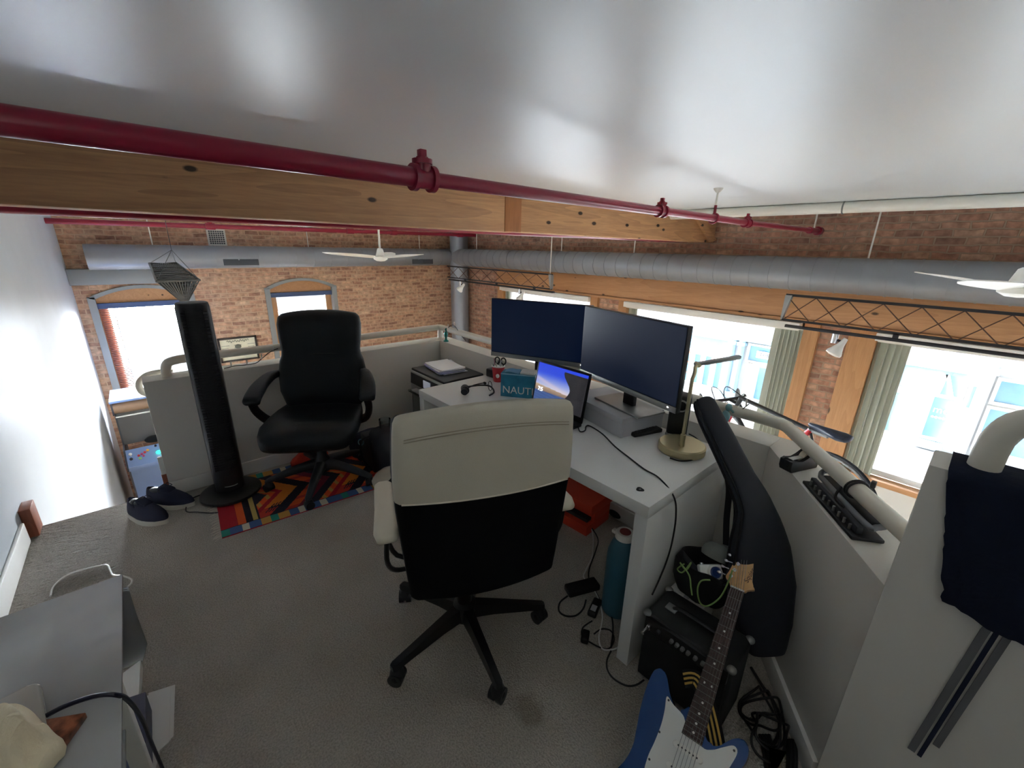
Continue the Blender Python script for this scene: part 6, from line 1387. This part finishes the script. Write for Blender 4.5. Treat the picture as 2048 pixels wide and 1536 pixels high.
# ================================================================== glass desk, bottom left
M['deskglass'] = bpy.data.materials.new('hazy_table_glass'); M['deskglass'].use_nodes = True  # frosted white haze, strengthened in the colour to stand for reflected brightness
nt = NT(M['deskglass']); nt.n.remove(nt.n['Principled BSDF']); o_ = nt.n['Material Output']
tr = nt.new('ShaderNodeBsdfTransparent'); tr.inputs['Color'].default_value = (0.93, 0.95, 0.945, 1); gl = nt.new('ShaderNodeBsdfGlossy'); gl.inputs['Roughness'].default_value = 0.08; df = nt.new('ShaderNodeBsdfDiffuse'); df.inputs['Color'].default_value = (0.9, 0.92, 0.92, 1)
m1 = nt.new('ShaderNodeMixShader'); m2 = nt.new('ShaderNodeMixShader'); nz = nt.new('ShaderNodeTexNoise'); nz.inputs['Scale'].default_value = 6; g_ = nt.new('ShaderNodeNewGeometry'); nt.link(g_.outputs['Position'], nz.inputs['Vector'])
mr = nt.new('ShaderNodeMapRange'); mr.inputs['To Min'].default_value = 0.32; mr.inputs['To Max'].default_value = 0.6; nt.link(nz.outputs['Fac'], mr.inputs['Value'])
nt.link(mr.outputs[0], m1.inputs['Fac']); nt.link(tr.outputs[0], m1.inputs[1]); nt.link(df.outputs[0], m1.inputs[2])
fz_ = nt.new('ShaderNodeFresnel'); fz_.inputs['IOR'].default_value = 1.6; nt.link(fz_.outputs[0], m2.inputs['Fac']); nt.link(m1.outputs[0], m2.inputs[1]); nt.link(gl.outputs[0], m2.inputs[2]); nt.link(m2.outputs[0], o_.inputs['Surface'])
TZ = 0.72
t = thing('glass_desk', 'glass-topped desk at the bottom left with a white frame', 'desk', (-0.43, 0.8, 0))
bm = newbm(); box(bm, -0.69, -0.17, 0.25, 1.338, TZ-0.008, TZ, 0.002); obj('glass_top', bm, M['deskglass'], t, 30)
for x in (-0.66, -0.235):
    for y in (0.32, 1.22):
        bm = newbm(); box(bm, x-0.018, x+0.018, y-0.018, y+0.018, 0, TZ-0.0085, 0.003); obj('leg', bm, M['white_metal'], t, 30)
bm = newbm(); box(bm, -0.66, -0.235, 0.33, 1.20, 0.355, 0.363); obj('lower_shelf', bm, M['deskglass'], t, 30)
hl = on_z(78, 1356, TZ+0.02)
t = thing('tablet', 'pale grey closed laptop with rounded corner lying on the glass desk', 'laptop', hl)
a = on_z(78, 1356, TZ+0.02); bq = on_z(30, 1430, TZ+0.02); ang = atan2(a.y-bq.y, a.x-bq.x)
u = V((-0.97, -0.16, 0)).normalized(); v = (bq-a); v.z = 0; v = (v - u*v.dot(u)).normalized()
bm = newbm(); prism(bm, [tuple((V((a.x, a.y, 0)) + u*p[0] + v*p[1])[:2]) for p in [(q[0]+0.15, q[1]+0.105) for q in rrect(0.30, 0.21, 0.018, 6)]], TZ+0.001, TZ+0.017, bev=0.003); obj('laptop_shell', bm, mat('warm_silver', (176, 172, 162), 0.4, 0.3), t, 40)
bm = newbm(); cc = V((a.x, a.y, 0)) + u*0.15+v*0.105; prism(bm, [(cc.x+0.006*cos(q), cc.y+0.006*sin(q)) for q in [2*pi*k/20 for k in range(20)]], TZ+0.017, TZ+0.0173); obj('lid_mark', bm, M['silver'], t)
a = [on_z(x, y, TZ+0.014) for x, y in ((88, 1438), (171, 1424), (140, 1486), (100, 1500))]
t = thing('coaster', 'brown patterned square coaster on the glass desk beside the cream hat', 'coaster', sum(a, V())/4)
u_ = (a[1]-a[0]); u_.z = 0; s_ = u_.length; u_.normalize(); w_ = V((u_.y, -u_.x, 0))
bm = newbm(); Mx = axes(V((a[1].x, a[1].y, TZ)), -u_, w_, (0, 0, 1)); box(bm, 0, 0.095, 0, 0.095, 0.0005, 0.013, 0.001, M=Mx)
for f in bm.faces: pass
obj('coaster_block', bm, mat('marbled_brown', (132, 78, 52), 0.4, var=0.8, vscale=55), t, 30)
cable('cable', 'dark cable arching over the glass desk and down to the floor', [on_z(82, 1437, TZ+0.006), on_z(130, 1412, TZ+0.02), on_z(190, 1392, TZ+0.025), on_z(232, 1390, TZ+0.02), on_z(258, 1402, 0.66), on_z(285, 1440, 0.5), on_z(305, 1490, 0.3), on_z(335, 1560, 0.05)], 0.0042, mat('navy_cable', (24, 26, 46), 0.45))
# cream sun hat at the very corner
hc_ = on_z(45, 1480, TZ+0.06)
bm = newbm(); rings = []
HP = [(0, 1412), (35, 1410), (70, 1428), (100, 1456), (127, 1478), (112, 1505), (85, 1540), (60, 1580), (20, 1610), (-40, 1600), (-60, 1500), (-40, 1430)]
out = smooth_path([on_z(x, y, TZ+0.035) for x, y in HP], 9, True); cen = sum(out, V())/len(out)
for k, (f, h) in enumerate(((0.9, -0.032), (1.0, -0.015), (0.99, 0.0), (0.93, 0.006), (0.75, 0.010), (0.6, 0.02), (0.5, 0.045), (0.4, 0.06), (0.2, 0.066), (0.02, 0.067))):
    rings.append([cen + (p-cen)*f + V((0, 0, h + 0.006*sin(5*atan2(p.y-cen.y, p.x-cen.x))*f)) for p in out])
loft(bm, rings); tag(obj('sun_hat', bm, mat('cream_felt', (232, 218, 186), 0.9, bump=0.2, scale=200)), 'cream felt hat lying on the glass desk in the bottom left corner', 'hat')
# things below and beside the glass desk
def slab(p, h, z0, m, name, lbl, cat, bev=0.0):
    bm = newbm(); prism(bm, [tuple(on_z(x, y, z0+h)[:2]) for x, y in p], z0, z0+h, bev=bev); return tag(obj(name, bm, m, None, 30), lbl, cat)
slab(((246, 1346), (281, 1320), (277, 1392), (240, 1420)), 0.04, 0.0, M['trim'], 'carton', 'white flat carton on the floor just right of the glass desk', 'box')
slab(((236, 1402), (291, 1384), (292, 1560), (225, 1580)), 0.10, 0.0, mat('navy_folder', (40, 40, 72), 0.5), 'box_file', 'navy box file on the carpet beneath the glass desk edge', 'file')
for k, (dx, dy) in enumerate(((0, 0), (5, -6), (-4, 5))):
    slab(((292+dx, 1392+dy), (345+dx, 1375+dy), (342+dx, 1478+dy), (316+dx, 1502+dy), (300+dx, 1560), (290+dx, 1560)), 0.003, 0.004*k+0.0005, mat('crumpled_paper_%s' % 'abc'[k], (226, 224, 218), 0.8, bump=0.3, scale=20), 'paper_sheet', ('top sheet', 'middle sheet', 'bottom sheet')[2-k] + ' of the loose white papers on the carpet by the navy box file', 'paper')
bm = newbm(); mp_ = [on_z(x, y, 0.012) for x, y in ((200, 1180), (256, 1172), (272, 1225), (294, 1285), (285, 1320), (230, 1340), (180, 1330))]
prism(bm, [tuple(p[:2]) for p in mp_], 0.004, 0.010); tag(obj('plastic_sheet', bm, M['cleartub'], None, 30), 'curved clear plastic sheet lying on the carpet beside the glass desk', 'plastic sheet')
cable('cable', 'white cable looping over the carpet behind the glass desk', [(101, 1192), (108, 1172), (135, 1150), (175, 1137), (212, 1130), (220, 1140), (226, 1150), (245, 1152), (262, 1158), (263, 1166), (255, 1174)], 0.004, M['white_metal'])
# ------------------------------------------------------------------ street outside
def fy(y): return y*1.625
def fz(z): return 1.56+1.625*(z-1.56)
FX = 26.0
M['facade'] = mat('pale_facade', (196, 200, 202), 0.8, var=0.04, vscale=0.6)
M['fglass'] = mat('blue_shop_glass', (104, 150, 180), 0.12, var=0.25, vscale=0.7)
M['fblue'] = mat('slate_blue_paint', (140, 168, 186), 0.5)
M['forange'] = mat('orange_sticker', (226, 120, 70), 0.6)
M['asphalt'] = mat('pale_street', (150, 150, 150), 0.9)
bm = newbm(); box(bm, XW+2, 60, -40, 60, -6.85, -6.75); struct('floor_street', bm, M['asphalt'], 0)
t = thing('shop_front', 'pale shop fronts with blue glass across the street, seen through the windows', 'building', (FX, 4, -6.75))
bm = newbm(); box(bm, FX, FX+3, -22, 40, -6.75, 0.2); obj('facade_wall', bm, M['facade'], t)
PN = [0]
def pane(y0, y1, z0, z1, m='fglass', fr=0.12, name='window'):
    PN[0] += 1; FA = FX-0.13-0.003*PN[0]
    y0, y1, z0, z1 = fy(min(y0, y1)), fy(max(y0, y1)), fz(min(z0, z1)), fz(max(z0, z1))
    bm = newbm(); box(bm, FA, FX+0.02, y0-fr, y1+fr, z0-fr, z0); box(bm, FA, FX+0.02, y0-fr, y1+fr, z1, z1+fr); box(bm, FA, FX+0.02, y0-fr, y0, z0, z1); box(bm, FA, FX+0.02, y1, y1+fr, z0, z1)
    o = obj(name, bm, M['trim'], t); bm = newbm(); box(bm, FX-0.05, FX+0.01, y0, y1, z0, z1); obj('pane', bm, M[m], o); return o
pane(-0.02, 1.5, -1.32, -1.98); pane(1.10, 1.34, -2.15, -3.35); pane(1.48, 1.72, -2.15, -3.35); pane(1.86, 2.1, -2.15, -3.35)
d = pane(0.04, 0.43, -2.06, -3.22, name='shop_door')
Mt = axes((FX-0.08, fy(0.22), fz(-2.42)), (0, -1, 0), (0, 0, 1), (-1, 0, 0)); obj('door_lettering', text_mesh('me', 0.42, Mt, 0.01), M['white_metal'], d)
for k in range(4):
    bm = newbm(); ellip(bm, (FX-0.1, fy(0.34-0.075*k), fz(-2.63)), (0.02, 0.055, 0.05+0.012*(k % 2)), 10, 8); obj('door_decal', bm, M['white_metal'], d)
for ya, yb in ((0.36, 0.40), (0.33, 0.12)):
    bm = newbm(); hexa(bm, [V((FX-0.1, fy(ya)-0.07, fz(-1.42))), V((FX-0.1, fy(ya)+0.07, fz(-1.42))), V((FX-0.1, fy(yb)+0.07, fz(-2.0))), V((FX-0.1, fy(yb)-0.07, fz(-2.0)))] + [V((FX-0.06, fy(ya)-0.07, fz(-1.42))), V((FX-0.06, fy(ya)+0.07, fz(-1.42))), V((FX-0.06, fy(yb)+0.07, fz(-2.0))), V((FX-0.06, fy(yb)-0.07, fz(-2.0)))]); obj('gable_strip', bm, M['white_metal'], t)
bm = newbm(); box(bm, FX-0.5, FX, fy(-0.05), fy(0.6), fz(-3.5), fz(-3.32)); obj('door_step', bm, M['fblue'], t)
pane(-0.19, -0.26, -1.6, -2.2); pane(-0.62, -1.7, -1.35, -1.9); pane(-0.62, -1.7, -2.1, -3.2)
bm = newbm(); box(bm, FX-0.4, FX, fy(-0.5), fy(-0.3), -6.75, fz(-1.0), 0.03); box(bm, FX-0.5, FX, fy(-0.55), fy(-0.26), fz(-1.2), fz(-1.05), 0.02); obj('pilaster', bm, M['facade'], t)
bm = newbm(); box(bm, FX-0.35, FX, fy(4.3), fy(12), fz(-1.4), fz(-1.27), 0.02); obj('cornice', bm, M['fblue'], t)
pane(6.05, 7.9, -1.5, -2.05); pane(8.1, 10.2, -1.5, -2.05)
for k in range(9): pane(6.1+0.42*k, 6.1+0.42*k+0.24, -2.2, -3.35)
for y in (5.82, 5.52, 4.38):
    bm = newbm(); cyl(bm, (FX-0.3, fy(y), fz(-3.45)), (FX-0.3, fy(y), fz(-1.4)), 0.17); cbox(bm, (FX-0.3, fy(y), fz(-3.42)), (0.5, 0.5, 0.35), 0.03); cbox(bm, (FX-0.3, fy(y), fz(-1.5)), (0.46, 0.46, 0.2), 0.03); obj('column', bm, M['fblue'], t)
pane(4.45, 5.28, -1.52, -2.05, 'fglass'); d = pane(4.5, 4.86, -2.22, -3.4, name='shop_door'); pane(5.0, 5.2, -2.22, -3.4, 'facade')
s = newbm(); cbox(s, (FX-0.22, fy(4.76), fz(-1.78)), (0.04, 0.85, 0.4), 0.02); sg = obj('sign_board', s, M['white_metal'], t)
Mt = axes((FX-0.25, fy(4.76), fz(-1.78)), (0, -1, 0), (0, 0, 1), (-1, 0, 0)); obj('sign_lettering', text_mesh('THE', 0.3, Mt, 0.006), M['vent'], sg)
for y, z in ((7.55, -2.12), (7.55, -2.5), (7.6, -2.9)):
    bm = newbm(); prism(bm, [(fy(y)+0.3, fz(z)), (fy(y)+0.1, fz(z)+0.12), (fy(y)-0.2, fz(z)-0.02), (fy(y)-0.38, fz(z)-0.2), (fy(y)-0.1, fz(z)-0.1)], FX-0.2, FX-0.17, Matrix(((0, 0, 1, 0), (1, 0, 0, 0), (0, 1, 0, 0), (0, 0, 0, 1)))); obj('orange_decal', bm, M['forange'], t)

# ------------------------------------------------------------------ light
w = bpy.data.worlds.new('World'); SC.world = w; w.use_nodes = True
w.node_tree.nodes['Background'].inputs['Color'].default_value = (0.90, 0.96, 1.0, 1)
# the sky is far brighter towards the low sun beyond the arched windows
nt = NT(w); tcw = nt.new('ShaderNodeTexCoord'); dp = nt.new('ShaderNodeVectorMath', operation='DOT_PRODUCT'); dp.inputs[1].default_value = V((-0.12, 0.97, 0.16)).normalized()
nt.link(tcw.outputs['Generated'], dp.inputs[0]); mrw = nt.new('ShaderNodeMapRange', interpolation_type='SMOOTHSTEP')
mrw.inputs['From Min'].default_value = 0.92; mrw.inputs['From Max'].default_value = 1.0; mrw.inputs['To Min'].default_value = WORLD; mrw.inputs['To Max'].default_value = GLOW
nt.link(dp.outputs['Value'], mrw.inputs['Value']); nt.link(mrw.outputs[0], w.node_tree.nodes['Background'].inputs['Strength'])
def sun(name, d, strength, angle, col):
    l = bpy.data.lights.new(name, 'SUN'); l.energy = strength; l.angle = radians(angle); l.color = col
    o = bpy.data.objects.new(name, l); COL.objects.link(o); o.rotation_euler = V(d).to_track_quat('-Z', 'Y').to_euler()
sun('street_daylight', (-1, -1.15, -0.46), SUN_X, 50, (0.93, 0.97, 1.0))
sun('far_window_daylight', (-0.10, -1, -0.42), SUN_Y, 46, (0.97, 0.98, 1.0))
# uplighter added out of view behind the camera for a warm ceiling glow
t = thing('fill_uplighter', 'added unseen uplighter behind the camera, warming the ceiling', 'lamp', (-0.5, -0.35, 0))
bm = newbm(); lathe(bm, [(0.0, 0), (0.14, 0), (0.14, 0.015), (0.02, 0.03), (0.012, 0.05), (0.012, 1.45), (0.0, 1.45)], Matrix.Translation((-0.5, -0.35, 0))); obj('stand', bm, M['darkmetal'], t)
bm = newbm(); lathe(bm, [(0.02, 1.45), (0.17, 1.53), (0.175, 1.535), (0.165, 1.532), (0.02, 1.46)], Matrix.Translation((-0.5, -0.35, 0))); obj('bowl_shade', bm, M['white_metal'], t)
l = bpy.data.lights.new('fill_uplight', 'AREA'); l.shape = 'DISK'; l.size = 0.26; l.energy = UPL; l.color = (1.0, 0.92, 0.82)  # added fill light, no such lamp is in view
o = bpy.data.objects.new('fill_uplight', l); COL.objects.link(o); o.location = (-0.5, -0.35, 1.545); o.rotation_euler = (pi, 0, 0)
SC.view_settings.view_transform = 'Standard'; SC.view_settings.look = 'None'; SC.view_settings.gamma = 1.0; SC.view_settings.use_curve_mapping = False
SC.view_settings.exposure = EXPO
cy = SC.cycles
cy.use_denoising = True; cy.max_bounces = 10; cy.diffuse_bounces = 7; cy.glossy_bounces = 4; cy.transparent_max_bounces = 16; cy.transmission_bounces = 6
cy.caustics_reflective = False; cy.caustics_refractive = False; cy.sample_clamp_indirect = 8
